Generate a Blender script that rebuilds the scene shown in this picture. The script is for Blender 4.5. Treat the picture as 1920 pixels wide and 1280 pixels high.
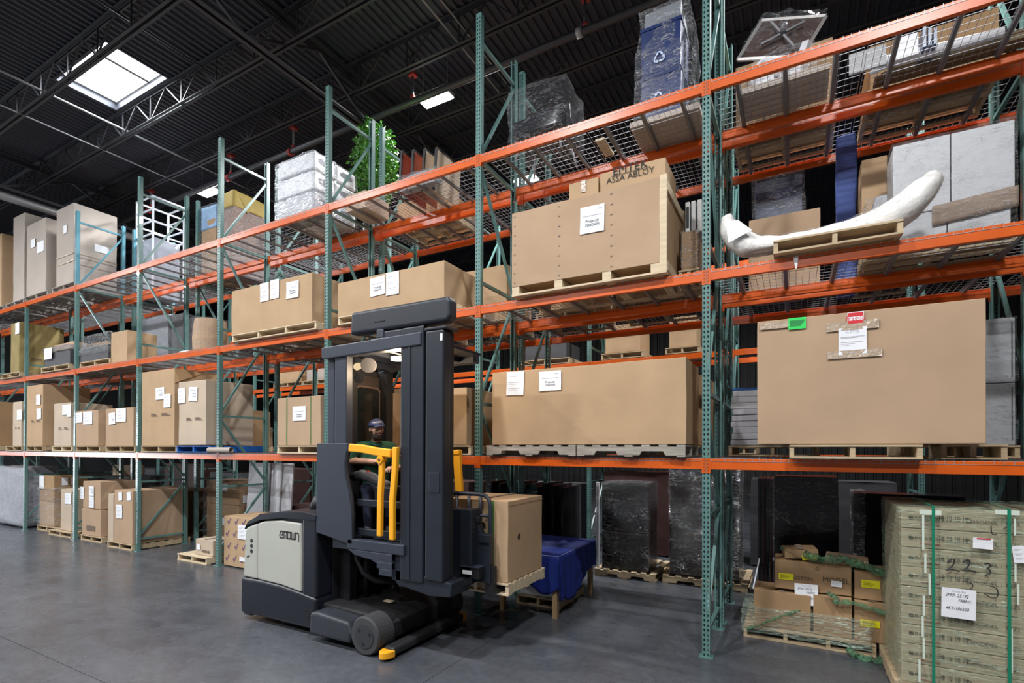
import bpy, bmesh, math, random
import numpy as np
from mathutils import Vector, Matrix

for o in list(bpy.data.objects):
    bpy.data.objects.remove(o, do_unlink=True)
SC = bpy.context.scene
COL = SC.collection
rnd = random.Random(7)
R = math.radians

# ------------------------------------------------------------------ camera
F, YAW, PITCH, ROLL, CY, EYE = 964.364, 28.8056, .361, .1508, 835.925, 2.1523
_a, _b, _c = R(YAW), R(PITCH), R(ROLL)
_fw = Vector((-math.sin(_a), math.cos(_a), 0)); _rt = Vector((math.cos(_a), math.sin(_a), 0)); _up = Vector((0, 0, 1))
FW = _fw*math.cos(_b)+_up*math.sin(_b); _u2 = _up*math.cos(_b)-_fw*math.sin(_b)
RT = _rt*math.cos(_c)+_u2*math.sin(_c); UP = _u2*math.cos(_c)-_rt*math.sin(_c)
EYEP = Vector((0, 0, EYE))
cd = bpy.data.cameras.new('camera'); cam = bpy.data.objects.new('camera', cd); COL.objects.link(cam)
cd.sensor_width = 36; cd.lens = F*36/1920; cd.shift_y = (CY-640)/1920; cd.clip_start = .05; cd.clip_end = 300
M3 = Matrix((RT, UP, -FW)).transposed()
cam.matrix_world = Matrix.Translation(EYEP) @ M3.to_4x4()
SC.camera = cam

def ray(x, y): return FW+RT*((x-960)/F)-UP*((y-CY)/F)
def atY(x, y, Y): d = ray(x, y); return EYEP+d*(Y/d.y)
def atX(x, y, X): d = ray(x, y); return EYEP+d*(X/d.x)
def atZ(x, y, z): d = ray(x, y); return EYEP+d*((z-EYE)/d.z)
def px(x, Y, z):            # X of image column x on the plane Y at height z
    y = 640
    for _ in range(6):
        p = atY(x, y, Y)
        d = Vector((p.x, Y, z))-EYEP
        y = CY-F*d.dot(UP)/d.dot(FW)
    return atY(x, y, Y).x

# ------------------------------------------------------------------ world, view, lamps
W = bpy.data.worlds.new('world'); SC.world = W; W.use_nodes = True
W.node_tree.nodes['Background'].inputs[0].default_value = (.75, .85, 1, 1)
W.node_tree.nodes['Background'].inputs[1].default_value = 1.0
SC.view_settings.view_transform = 'Standard'; SC.view_settings.look = 'None'
SC.view_settings.exposure = 0.0; SC.view_settings.gamma = 1; SC.view_settings.use_curve_mapping = False
LAMP_Z = 9.2
LAMP_W = 560.0
# ceiling fixtures, seen, inferred and added: (x, y); the lamp itself is built with its housing further down
FIXTURES = [(1.6, .4), (-4.0, .4), (-10.5, .4), (-17, .4), (-23, .4),
            (1.2, 8.3), (-6.35, 8.3), (-14.15, 8.35), (-6.2, 11.95),
            (-.5, -5.2), (-7.5, -5.2), (-15, -5.2)]  # this unseen row behind the viewer is added as frontal fill
DOCK = (-29.6, -5.0, 1.0, 4.0)   # open dock door in the left wall: x, y0, y1, height; daylight comes in

# ------------------------------------------------------------------ materials
MATS = {}
def nd(nt, t, **k):
    n = nt.nodes.new(t)
    for a, v in k.items(): setattr(n, a, v)
    return n
def mat(name, c, rough=.6, metal=0., var=.0, vs=3., bump=0., bs=40., spec=.5, stretch=None, coat=0., detail=4):
    if name in MATS: return MATS[name]
    m = bpy.data.materials.new(name); m.use_nodes = True; nt = m.node_tree; L = nt.links
    b = nt.nodes['Principled BSDF']
    b.inputs['Base Color'].default_value = (*c, 1); b.inputs['Roughness'].default_value = rough
    b.inputs['Metallic'].default_value = metal; b.inputs['Specular IOR Level'].default_value = spec
    b.inputs['Coat Weight'].default_value = coat
    if var or bump:
        tc = nd(nt, 'ShaderNodeTexCoord'); mp = nd(nt, 'ShaderNodeMapping')
        L.new(tc.outputs['Object'], mp.inputs[0])
        if stretch: mp.inputs['Scale'].default_value = stretch
    if var:
        n = nd(nt, 'ShaderNodeTexNoise'); n.inputs['Scale'].default_value = vs; n.inputs['Detail'].default_value = detail
        L.new(mp.outputs[0], n.inputs['Vector'])
        r = nd(nt, 'ShaderNodeValToRGB'); r.color_ramp.elements[0].position = .3; r.color_ramp.elements[1].position = .7
        r.color_ramp.elements[0].color = (*[max(0, x*(1-var)) for x in c], 1)
        r.color_ramp.elements[1].color = (*[min(1, x*(1+var)) for x in c], 1)
        L.new(n.outputs['Fac'], r.inputs[0]); L.new(r.outputs[0], b.inputs['Base Color'])
    if bump:
        n = nd(nt, 'ShaderNodeTexNoise'); n.inputs['Scale'].default_value = bs; n.inputs['Detail'].default_value = 3
        L.new(mp.outputs[0], n.inputs['Vector'])
        bp = nd(nt, 'ShaderNodeBump'); bp.inputs['Strength'].default_value = bump; bp.inputs['Distance'].default_value = .02
        L.new(n.outputs['Fac'], bp.inputs['Height']); L.new(bp.outputs[0], b.inputs['Normal'])
    MATS[name] = m; return m
def emis(name, c, s):
    m = bpy.data.materials.new(name); m.use_nodes = True; b = m.node_tree.nodes['Principled BSDF']
    b.inputs['Base Color'].default_value = (.8, .8, .8, 1)
    b.inputs['Emission Color'].default_value = (*c, 1); b.inputs['Emission Strength'].default_value = s
    MATS[name] = m; return m
def film(name, tint, lo=.05, hi=.6, rough=.10, scale=(3, 3, 9), seed=0., strength=1.0, fine=.7):
    """stretch film: nearly clear sheet, opaque only along its crinkled folds, whose pale lines also paint in glints"""
    m = bpy.data.materials.new(name); m.use_nodes = True; nt = m.node_tree; L = nt.links
    b = nt.nodes['Principled BSDF']; out = nt.nodes['Material Output']
    b.inputs['Base Color'].default_value = (*tint, 1); b.inputs['Roughness'].default_value = rough
    b.inputs['Specular IOR Level'].default_value = 1.0; b.inputs['Coat Weight'].default_value = 1.0; b.inputs['Coat Roughness'].default_value = .06
    tc = nd(nt, 'ShaderNodeTexCoord'); mp = nd(nt, 'ShaderNodeMapping'); mp.inputs['Scale'].default_value = scale
    mp.inputs['Location'].default_value = (seed, seed*.7, seed*1.3); mp.inputs['Rotation'].default_value = (.35, .25, 0)
    L.new(tc.outputs['Object'], mp.inputs[0])
    def ridge(sc, dist, lo_, pw):
        n = nd(nt, 'ShaderNodeTexNoise'); n.inputs['Scale'].default_value = sc; n.inputs['Detail'].default_value = 3; n.inputs['Distortion'].default_value = dist
        L.new(mp.outputs[0], n.inputs['Vector'])
        a = nd(nt, 'ShaderNodeMath', operation='SUBTRACT'); a.inputs[1].default_value = .5; L.new(n.outputs['Fac'], a.inputs[0])
        c = nd(nt, 'ShaderNodeMath', operation='ABSOLUTE'); L.new(a.outputs[0], c.inputs[0])
        r = nd(nt, 'ShaderNodeMapRange'); r.inputs[1].default_value = lo_; r.inputs[2].default_value = 0; r.inputs[3].default_value = 0; r.inputs[4].default_value = pw
        L.new(c.outputs[0], r.inputs[0]); return n, r
    n1, r1 = ridge(1.6, 1.6, .040, 1.); n2, r2 = ridge(4.5, 1.0, .030, fine)
    n3 = nd(nt, 'ShaderNodeTexNoise'); n3.inputs['Scale'].default_value = .9; n3.inputs['Detail'].default_value = 2; L.new(mp.outputs[0], n3.inputs['Vector'])
    mxm = nd(nt, 'ShaderNodeMath', operation='MAXIMUM'); L.new(r1.outputs[0], mxm.inputs[0]); L.new(r2.outputs[0], mxm.inputs[1])
    pt = nd(nt, 'ShaderNodeMapRange'); pt.inputs[1].default_value = .4; pt.inputs[2].default_value = .65; pt.inputs[3].default_value = .35; pt.inputs[4].default_value = 1.
    L.new(n3.outputs['Fac'], pt.inputs[0])
    ml = nd(nt, 'ShaderNodeMath', operation='MULTIPLY'); L.new(mxm.outputs[0], ml.inputs[0]); L.new(pt.outputs[0], ml.inputs[1])
    lw = nd(nt, 'ShaderNodeLayerWeight'); lw.inputs['Blend'].default_value = .25
    fr = nd(nt, 'ShaderNodeMath', operation='MULTIPLY'); fr.inputs[1].default_value = .16; L.new(lw.outputs['Facing'], fr.inputs[0])
    mr = nd(nt, 'ShaderNodeMapRange'); mr.inputs[3].default_value = lo; mr.inputs[4].default_value = hi; L.new(ml.outputs[0], mr.inputs[0])  # pale fold lines double as painted glints on the crumpled film
    sm = nd(nt, 'ShaderNodeMath', operation='ADD', use_clamp=True); L.new(mr.outputs[0], sm.inputs[0]); L.new(fr.outputs[0], sm.inputs[1])
    ht = nd(nt, 'ShaderNodeMath', operation='ADD'); L.new(n1.outputs['Fac'], ht.inputs[0]); L.new(n2.outputs['Fac'], ht.inputs[1])
    bp = nd(nt, 'ShaderNodeBump'); bp.inputs['Strength'].default_value = strength; bp.inputs['Distance'].default_value = .10
    L.new(ht.outputs[0], bp.inputs['Height']); L.new(bp.outputs[0], b.inputs['Normal']); L.new(bp.outputs[0], b.inputs['Coat Normal'])
    t = nd(nt, 'ShaderNodeBsdfTransparent'); mx = nd(nt, 'ShaderNodeMixShader')
    L.new(sm.outputs[0], mx.inputs[0]); L.new(t.outputs[0], mx.inputs[1]); L.new(b.outputs[0], mx.inputs[2])
    L.new(mx.outputs[0], out.inputs['Surface'])
    MATS[name] = m; return m

KRAFT = [mat('cardboard_tan', (.46, .315, .19), .85, spec=.12, var=.07, vs=2.2, bump=.06, bs=9),
         mat('cardboard_pink', (.44, .305, .20), .85, spec=.12, var=.06, vs=1.8, bump=.06, bs=8),
         mat('cardboard_pale', (.52, .42, .32), .85, spec=.12, var=.06, vs=2.5, bump=.06, bs=9),
         mat('cardboard_brown', (.36, .23, .125), .85, spec=.12, var=.09, vs=2.5, bump=.06, bs=9)]
CARTON_W = mat('cardboard_white', (.42, .365, .32), .8, spec=.12, var=.06, vs=1.6, bump=.08, bs=6)
OLIVE = mat('cardboard_olive', (.27, .21, .09), .8, spec=.12, var=.15, vs=3, bump=.05)
ORANGE = mat('beam_orange_paint', (.62, .098, .006), .34, var=.08, vs=5, coat=.15)
GREEN = mat('upright_green_paint', (.105, .215, .20), .35, var=.06, vs=6, coat=.2)
TEAL = mat('upright_teal_paint', (.075, .23, .29), .35, var=.06, vs=6, coat=.2)
DARKHOLE = mat('slot_shadow_steel', (.03, .04, .04), .8)
WIRE = mat('galvanized_wire', (.34, .35, .37), .45, .5)
CHAN = mat('galvanized_channel', (.20, .20, .21), .5, .5)
WOOD = mat('pallet_wood', (.47, .36, .225), .85, var=.18, vs=3, stretch=(1, 8, 8), bump=.15, bs=20)
WOODG = mat('pallet_wood_grey', (.33, .30, .26), .9, var=.25, vs=3, stretch=(1, 8, 8), bump=.15, bs=20)
WOODL = mat('crate_wood_light', (.62, .50, .34), .8, var=.12, vs=3, stretch=(1, 8, 8), bump=.1, bs=20)
BLUEP = mat('pallet_blue_paint', (.005, .10, .38), .6, var=.3, vs=6)
PAPER = mat('paper_white', (.80, .81, .84), .7, var=.02, vs=5)
INK = mat('ink_black', (.02, .02, .02), .8)
INKG = mat('ink_grey', (.45, .45, .47), .8)
TAPE = mat('packing_tape_clear', (.46, .36, .27), .12, bump=.6, bs=30, spec=.9)
STRAPG = mat('strap_green', (.09, .22, .05), .4)
STEELD = mat('truck_steel_charcoal', (.0125, .016, .024), .42, var=.12, vs=4, bump=.02, bs=30)
STEELM = mat('truck_steel_slate', (.028, .034, .050), .45, var=.06, vs=3)
PLASTB = mat('truck_plastic_navy', (.008, .010, .017), .42, var=.1, vs=4)
BLACK = mat('black_steel', (.010, .010, .012), .5)
RUBBER = mat('tire_rubber_grey', (.040, .040, .043), .75, var=.1, vs=8)
CREAM = mat('truck_cream_paint', (.43, .43, .385), .35, var=.02, coat=.2)
YELLOW = mat('gate_yellow_paint', (.88, .40, .016), .4)
CEIL = mat('ceiling_black_paint', (.030, .034, .046), .55, var=.1, vs=1.2)
JOIST = mat('joist_black_paint', (.035, .036, .042), .5)
PIPE = mat('sprinkler_pipe_black', (.05, .05, .055), .4, .3)
PIPEW = mat('pipe_grey_paint', (.33, .33, .33), .4, .2)
REDM = mat('fitting_red', (.35, .03, .025), .5)
WALLD = mat('wall_dark_panel', (.018, .019, .021), .6, var=.1, vs=1)
FILM = film('stretch_film_clear', (.92, .94, .97), .04, .75)
FILMT = film('stretch_film_thin', (.7, .72, .76), .02, .40, seed=3, fine=.25)
FILMD = film('stretch_film_heavy', (.70, .72, .78), .35, .9, seed=5)
FILMG = film('stretch_film_green', (.52, .68, .52), .10, .62, seed=8, scale=(1.1, 1.1, 11))
FILMG3 = film('stretch_film_green_heavy', (.66, .80, .66), .16, .85, seed=2, scale=(1.2, 1.2, 9))

# ------------------------------------------------------------------ mesh helpers
ORG = {}
class MB:
    def __init__(s): s.v = []; s.f = []; s.m = []; s.mi = 0
    def add(s, vs, fs):
        n = len(s.v); s.v += [tuple(x) for x in vs]
        for f in fs: s.f.append([i+n for i in f]); s.m.append(s.mi)
        return s
    def box(s, x0, x1, y0, y1, z0, z1):
        if x0 > x1: x0, x1 = x1, x0
        if y0 > y1: y0, y1 = y1, y0
        if z0 > z1: z0, z1 = z1, z0
        return s.add([(x0, y0, z0), (x1, y0, z0), (x1, y1, z0), (x0, y1, z0), (x0, y0, z1), (x1, y0, z1), (x1, y1, z1), (x0, y1, z1)],
                     [(0, 3, 2, 1), (4, 5, 6, 7), (0, 1, 5, 4), (1, 2, 6, 5), (2, 3, 7, 6), (3, 0, 4, 7)])
    def prism(s, poly, axis, a, b):
        """poly: 2D points (counter-clockwise); axis 'x','y','z' = extrusion axis from a to b"""
        k = len(poly)
        def mk(p, t):
            return {'x': (t, p[0], p[1]), 'y': (p[0], t, p[1]), 'z': (p[0], p[1], t)}[axis]
        vs = [mk(p, a) for p in poly]+[mk(p, b) for p in poly]
        fs = [list(range(k)), list(range(2*k-1, k-1, -1))]
        for i in range(k): j = (i+1) % k; fs.append((i, i+k, j+k, j))
        return s.add(vs, fs)
    def tube(s, pts, r, n=8, cap=True, rs=None):
        pts = [Vector(p) for p in pts]; k = len(pts); rings = []
        up = None
        for i, p in enumerate(pts):
            t = (pts[min(i+1, k-1)]-pts[max(i-1, 0)]).normalized()
            if up is None:
                a = Vector((0, 0, 1)) if abs(t.z) < .9 else Vector((1, 0, 0)); u = t.cross(a).normalized()
            else:
                u = (up-t*up.dot(t)).normalized()
            up = u; w = t.cross(u); rr = rs[i] if rs else r
            rings.append([p+(u*math.cos(2*math.pi*j/n)+w*math.sin(2*math.pi*j/n))*rr for j in range(n)])
        vs = [q for g in rings for q in g]; fs = []
        for i in range(k-1):
            for j in range(n):
                fs.append((i*n+j, i*n+(j+1) % n, (i+1)*n+(j+1) % n, (i+1)*n+j))
        if cap: fs += [list(range(n-1, -1, -1)), [(k-1)*n+j for j in range(n)]]
        return s.add(vs, fs)
    def bar(s, a, b, w, h):
        """rectangular bar from a to b"""
        a, b = Vector(a), Vector(b); t = (b-a).normalized()
        k = Vector((0, 0, 1)) if abs(t.z) < .95 else Vector((0, 1, 0))
        u = t.cross(k).normalized()*w/2; v = u.cross(t).normalized()*h/2
        vs = [p+c for p in (a, b) for c in (-u-v, u-v, u+v, -u+v)]
        return s.add(vs, [(0, 3, 2, 1), (4, 5, 6, 7), (0, 1, 5, 4), (1, 2, 6, 5), (2, 3, 7, 6), (3, 0, 4, 7)])
    def cyl(s, c, axis, r, h, n=20, r2=None):
        c = Vector(c); d = {'x': Vector((1, 0, 0)), 'y': Vector((0, 1, 0)), 'z': Vector((0, 0, 1))}[axis]
        return s.tube([c, c+d*h], r, n, rs=[r, r if r2 is None else r2])
    def sphere(s, c, r, n=12, m=8, sc=(1, 1, 1)):
        vs = []; fs = []
        for i in range(m+1):
            th = math.pi*i/m
            for j in range(n):
                ph = 2*math.pi*j/n
                vs.append((c[0]+r*sc[0]*math.sin(th)*math.cos(ph), c[1]+r*sc[1]*math.sin(th)*math.sin(ph), c[2]+r*sc[2]*math.cos(th)))
        for i in range(m):
            for j in range(n): fs.append((i*n+j, (i+1)*n+j, (i+1)*n+(j+1) % n, i*n+(j+1) % n))
        return s.add(vs, fs)
    def grid(s, fn, nu, nv):
        vs = [fn(i/nu, j/nv) for j in range(nv+1) for i in range(nu+1)]
        return s.add(vs, [(j*(nu+1)+i, j*(nu+1)+i+1, (j+1)*(nu+1)+i+1, (j+1)*(nu+1)+i) for j in range(nv) for i in range(nu)])
    def build(s, name, mats, parent=None, org=None, smooth=False, fix=False):
        if parent is not None: org = ORG[parent.name]
        if org is None:
            a = np.array(s.v); org = Vector(((a[:, 0].min()+a[:, 0].max())/2, (a[:, 1].min()+a[:, 1].max())/2, a[:, 2].min()))
        org = Vector(org)
        me = bpy.data.meshes.new(name)
        me.from_pydata([tuple(Vector(p)-org) for p in s.v], [], s.f)
        if not isinstance(mats, (list, tuple)): mats = [mats]
        for m in mats: me.materials.append(m)
        if len(mats) > 1: me.polygons.foreach_set('material_index', s.m)
        if fix:
            bm = bmesh.new(); bm.from_mesh(me); bmesh.ops.recalc_face_normals(bm, faces=bm.faces); bm.to_mesh(me); bm.free()
        if smooth: me.polygons.foreach_set('use_smooth', [True]*len(me.polygons))
        o = bpy.data.objects.new(name, me); COL.objects.link(o)
        if parent is not None: o.parent = parent
        else: o.location = org
        ORG[o.name] = org
        return o
def thing(name, loc=(0, 0, 0)):
    o = bpy.data.objects.new(name, None); COL.objects.link(o); o.location = loc; o.empty_display_size = .2
    ORG[o.name] = Vector(loc); return o
def tag(o, label, cat, group=None):
    o['label'] = label; o['category'] = cat
    if group: o['group'] = group
    return o
def struct(o): o['kind'] = 'structure'; return o
def stuff(o): o['kind'] = 'stuff'; return o
def dup(root, loc, rotz=0., label=None, group=None, scale=None):
    r = root.copy(); COL.objects.link(r); r.location = loc; r.rotation_euler = (0, 0, rotz); ORG[r.name] = Vector(loc)
    if scale: r.scale = scale
    if label: r['label'] = label
    if group: r['group'] = group
    for ch in root.children:
        c = ch.copy(); COL.objects.link(c); c.parent = r; ORG[c.name] = Vector(loc)
        for g in ch.children:
            d = g.copy(); COL.objects.link(d); d.parent = c; ORG[d.name] = Vector(loc)
    return r
def kill(root):
    for c in list(root.children):
        for g in list(c.children): bpy.data.objects.remove(g)
        bpy.data.objects.remove(c)
    bpy.data.objects.remove(root)
def bevel(o, w=.01, seg=2):
    md = o.modifiers.new('bevel', 'BEVEL'); md.width = w; md.segments = seg; md.limit_method = 'ANGLE'; md.angle_limit = R(35)
    return o
_TX = {}
def text_pts(s, size):
    """outline mesh of a line of lettering, centred, in the XZ plane"""
    if s not in _TX:
        cu = bpy.data.curves.new('t', 'FONT'); cu.body = s; cu.align_x = 'CENTER'; cu.align_y = 'CENTER'; cu.resolution_u = 2
        ob = bpy.data.objects.new('t', cu); COL.objects.link(ob)
        dg = bpy.context.evaluated_depsgraph_get(); dg.update()
        me = bpy.data.meshes.new_from_object(ob.evaluated_get(dg))
        _TX[s] = ([tuple(v.co) for v in me.vertices], [tuple(p.vertices) for p in me.polygons])
        bpy.data.objects.remove(ob); bpy.data.curves.remove(cu); bpy.data.meshes.remove(me)
    v, f = _TX[s]
    return [(x*size, y*size) for x, y, z in v], f
def letter(mb, s, c, u, v, size, sx=1., shear=0.):
    """add lettering to mb: centre c, reading direction u, up direction v"""
    p, f = text_pts(s, size); c, u, v = Vector(c), Vector(u), Vector(v)
    mb.add([c+u*(x*sx+y*shear)+v*y for x, y in p], f); return mb

# ------------------------------------------------------------------ rack dimensions
BAY = 2.82; X0 = -.8081; YF = 5.6597; FD = 1.015; YB = YF+1.195
LV = [2.0612, 4.0243, 6.0018]; DK = [z+.010 for z in LV]; TOP = 7.87
Y3 = 10.4
def UX(n): return X0-BAY*n
ORD = ['rightmost', 'second', 'third', 'fourth', 'fifth', 'sixth', 'seventh', 'eighth', 'ninth']
def bayname(k):      # k = -1 is the bay at the right edge of the picture
    i = k+1
    if i < 0: return 'bay beyond the right picture edge'
    return 'rightmost bay' if i == 0 else '%s bay from the right' % ORD[i]
LVN = ['lowest', 'middle', 'top']

# ------------------------------------------------------------------ floor, ceiling, walls
XL, XR, YN, YFAR = -29.9, 15., -12., 27.
DECKZ = 9.95
def floor_mat():
    m = bpy.data.materials.new('concrete_floor'); m.use_nodes = True; nt = m.node_tree; L = nt.links; b = nt.nodes['Principled BSDF']
    tc = nd(nt, 'ShaderNodeTexCoord')
    n1 = nd(nt, 'ShaderNodeTexNoise'); n1.inputs['Scale'].default_value = .55; n1.inputs['Detail'].default_value = 8; n1.inputs['Roughness'].default_value = .62
    n2 = nd(nt, 'ShaderNodeTexNoise'); n2.inputs['Scale'].default_value = 14; n2.inputs['Detail'].default_value = 6
    mp = nd(nt, 'ShaderNodeMapping'); mp.inputs['Scale'].default_value = (.9, 1.5, 1)
    n3 = nd(nt, 'ShaderNodeTexNoise'); n3.inputs['Scale'].default_value = 2.2; n3.inputs['Detail'].default_value = 7; n3.inputs['Distortion'].default_value = .6
    for n in (n1, n2): L.new(tc.outputs['Object'], n.inputs['Vector'])
    L.new(tc.outputs['Object'], mp.inputs[0]); L.new(mp.outputs[0], n3.inputs['Vector'])
    r = nd(nt, 'ShaderNodeValToRGB'); e = r.color_ramp.elements
    e[0].position = .33; e[0].color = (.058, .063, .074, 1); e[1].position = .68; e[1].color = (.090, .096, .109, 1)
    L.new(n1.outputs['Fac'], r.inputs[0])
    mx = nd(nt, 'ShaderNodeMixRGB', blend_type='OVERLAY'); mx.inputs[0].default_value = .35
    L.new(r.outputs[0], mx.inputs[1]); L.new(n2.outputs['Fac'], mx.inputs[2])
    m2 = nd(nt, 'ShaderNodeMixRGB', blend_type='OVERLAY'); m2.inputs[0].default_value = .30
    L.new(mx.outputs[0], m2.inputs[1]); L.new(n3.outputs['Fac'], m2.inputs[2]); L.new(m2.outputs[0], b.inputs['Base Color'])
    mr = nd(nt, 'ShaderNodeMapRange'); mr.inputs[3].default_value = .15; mr.inputs[4].default_value = .40
    L.new(n3.outputs['Fac'], mr.inputs[0]); L.new(mr.outputs[0], b.inputs['Roughness'])
    b.inputs['Specular IOR Level'].default_value = .6
    bp = nd(nt, 'ShaderNodeBump'); bp.inputs['Strength'].default_value = .08; bp.inputs['Distance'].default_value = .01
    L.new(n2.outputs['Fac'], bp.inputs['Height']); L.new(bp.outputs[0], b.inputs['Normal'])
    return m
FLOOR = floor_mat()
# slab with sawn control joints as narrow recessed gaps
JX = [-29.9, -25.8, -18.2, -10.6, -3.0, 4.6, 15]; JY = [-12, -4.4, 2.35, 4.85, 9.1, 15.5, 27]
fl = MB().box(XL, XR, YN, YFAR, -.3, -.012).build('floor', mat('joint_dark', (.03, .03, .03), .9), org=(0, 0, 0)); struct(fl)
for i in range(len(JX)-1):
    for j in range(len(JY)-1):
        g = .003
        MB().box(JX[i]+g, JX[i+1]-g, JY[j]+g, JY[j+1]-g, -.012, 0).build('slab', FLOOR, parent=fl)
mb = MB(); pts = []; x = XL; P = .152
while x < XR:
    pts += [(x, 0), (x+.045, 0), (x+.065, .04), (x+.132, .04)]; x += P
SKX0, SKX1, SKY0, SKY1 = -13.67, -11.57, 4.83, 5.93
vs = []; fs = []
def deck_strip(y0, y1, xa, xb):
    q = [p for p in pts if xa-1e-6 <= p[0] <= xb]
    n = len(mb.v)
    for p in q: mb.v += [(p[0], y0, DECKZ+p[1]), (p[0], y1, DECKZ+p[1])]
    for i in range(len(q)-1): mb.f.append([n+2*i, n+2*i+1, n+2*i+3, n+2*i+2]); mb.m.append(0)
deck_strip(YN, SKY0, XL, XR); deck_strip(SKY1, YFAR, XL, XR); deck_strip(SKY0, SKY1, XL, SKX0); deck_strip(SKY0, SKY1, SKX1, XR)
ce = mb.build('ceiling', CEIL, org=(0, 0, DECKZ)); struct(ce)
MB().box(XL, XR, YN, YFAR, DECKZ+.6, DECKZ+.7).build('roof_cover', WALLD, parent=ce)
sk = thing('window_1', ((SKX0+SKX1)/2, (SKY0+SKY1)/2, DECKZ)); struct(sk); sk['label'] = 'bright white rectangular skylight set in the black ceiling'
c = MB()
for a in ((SKX0-.05, SKX0, SKY0-.05, SKY1+.05), (SKX1, SKX1+.05, SKY0-.05, SKY1+.05), (SKX0, SKX1, SKY0-.05, SKY0), (SKX0, SKX1, SKY1, SKY1+.05)):
    c.box(a[0], a[1], a[2], a[3], DECKZ-.02, DECKZ+.30)
c.build('curb', CEIL, parent=sk)
SKYM = emis('skylight_diffuser', (1, 1, 1), 2.2)
xm = SKX0+(SKX1-SKX0)*.66
for xa, xb in ((SKX0, xm-.012), (xm+.012, SKX1)):
    MB().box(xa, xb, SKY0, SKY1, DECKZ+.16, DECKZ+.18).build('pane', SKYM, parent=sk)
MB().box(xm-.012, xm+.012, SKY0, SKY1, DECKZ+.13, DECKZ+.19).build('glazing_bar', JOIST, parent=sk)
sd = bpy.data.lights.new('skylight_daylight', 'AREA'); sd.shape = 'RECTANGLE'; sd.size = 2.0; sd.size_y = 1.0; sd.energy = 180; sd.color = (.9, .95, 1)
so = bpy.data.objects.new('skylight_daylight', sd); COL.objects.link(so); so.location = ((SKX0+SKX1)/2, (SKY0+SKY1)/2, DECKZ+.12)
def ribwall(name, a, b, axis):
    m_ = MB(); q = []; t = a
    while t < b: q += [(t, 0), (t+.20, 0), (t+.23, .04), (t+.30, .04)]; t += .33
    return q
mb = MB(); q = ribwall('', XL, XR, 'x')
for p in q: mb.v += [(p[0], YFAR+p[1], 0), (p[0], YFAR+p[1], 10.6)]
for i in range(len(q)-1): mb.f.append([2*i, 2*i+2, 2*i+3, 2*i+1]); mb.m.append(0)
struct(mb.build('wall_back', WALLD, org=(0, YFAR, 0)))
wl = MB(); dx_, d0, d1, dh = DOCK
wl.box(XL-.2, XL, YN, d0, 0, 10.6); wl.box(XL-.2, XL, d1, YFAR, 0, 10.6); wl.box(XL-.2, XL, d0, d1, dh, 10.6)
struct(wl.build('wall_left', WALLD))
dd = thing('door_1', (XL-.1, (d0+d1)/2, 0)); struct(dd); dd['label'] = 'open dock door filled with daylight in the left wall'
for a in ((d0-.12, d0, 0, dh+.12), (d1, d1+.12, 0, dh+.12), (d0, d1, dh, dh+.12)): MB().box(XL-.05, XL+.06, a[0], a[1], a[2], a[3]).build('door_frame', JOIST, parent=dd)
MB().box(XL-.16, XL-.14, d0, d1, 0, dh).build('daylight_opening', emis('daylight_sky', (.86, .93, 1), 5.0), parent=dd)
dl = bpy.data.lights.new('dock_daylight', 'AREA'); dl.shape = 'RECTANGLE'; dl.size = dh-.2; dl.size_y = d1-d0-.2; dl.energy = 650; dl.color = (.86, .93, 1)
do_ = bpy.data.objects.new('dock_daylight', dl); COL.objects.link(do_); do_.location = (XL-.10, (d0+d1)/2, dh/2); do_.rotation_euler = (0, R(-90), 0)
struct(MB().box(XR, XR+.2, YN, YFAR, 0, 10.6).build('wall_right', WALLD))
struct(MB().box(XL, XR, YN-.2, YN, 0, 10.6).build('wall_front', mat('wall_grey_panel', (.16, .16, .17), .7)))

# ------------------------------------------------------------------ roof steel
def joist(Y, idx, detailed=True):
    zt, zb = DECKZ-.005, DECKZ-.62
    t = thing('roof_joist', (0, Y, zb))
    xa, xb = -29., 12.
    for z0, z1, nm in ((zt-.06, zt, 'top_chord'), (zb, zb+.05, 'bottom_chord')):
        m_ = MB()
        for s in (-1, 1):
            m_.box(xa, xb, Y+s*.012, Y+s*.07, (z1-.008) if nm == 'top_chord' else z0, z1 if nm == 'top_chord' else z0+.008)
            m_.box(xa, xb, Y+s*.012, Y+s*.020, z0, z1)
        m_.build(nm, JOIST, parent=t)
    n = 20 if detailed else 12
    wd = MB().bar((0, Y, zb+.03), (.6, Y, zt-.03), .025, .025).build('web_bar', JOIST, parent=t)
    wl = MB().bar((0, Y, zb+.03), (-.6, Y, zt-.03), .025, .025).build('web_bar', JOIST, parent=t)
    wv = MB().bar((0, Y, zb+.03), (0, Y, zt-.03), .022, .022).build('web_bar', JOIST, parent=t)
    for k in range(n):
        x = -13.65+1.2*(k-8)
        for w_ in (wd, wl, wv):
            if k == 0: w_.location.x = x
            else:
                c_ = w_.copy(); COL.objects.link(c_); c_.location.x = x
    return t
JY_ = [4.57+1.482*k for k in range(-3, 9)]
JN = ['nearest the viewer', 'second', 'third', 'running across the bright skylight', 'just beyond the skylight', 'second beyond the skylight', 'third beyond the skylight', 'fourth beyond the skylight', 'fifth beyond the skylight', 'sixth beyond the skylight', 'seventh beyond the skylight', 'farthest from the viewer']
for i, y in enumerate(JY_):
    tag(joist(y, i, i >= 1), 'black open-web roof joist %s' % (JN[i] if i in (0, 3, 4, 5, 6, 7, 8, 9, 10, 11) else '%s before the skylight' % ('second' if i == 1 else 'just')), 'joist', 'roof joists under the deck')
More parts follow.
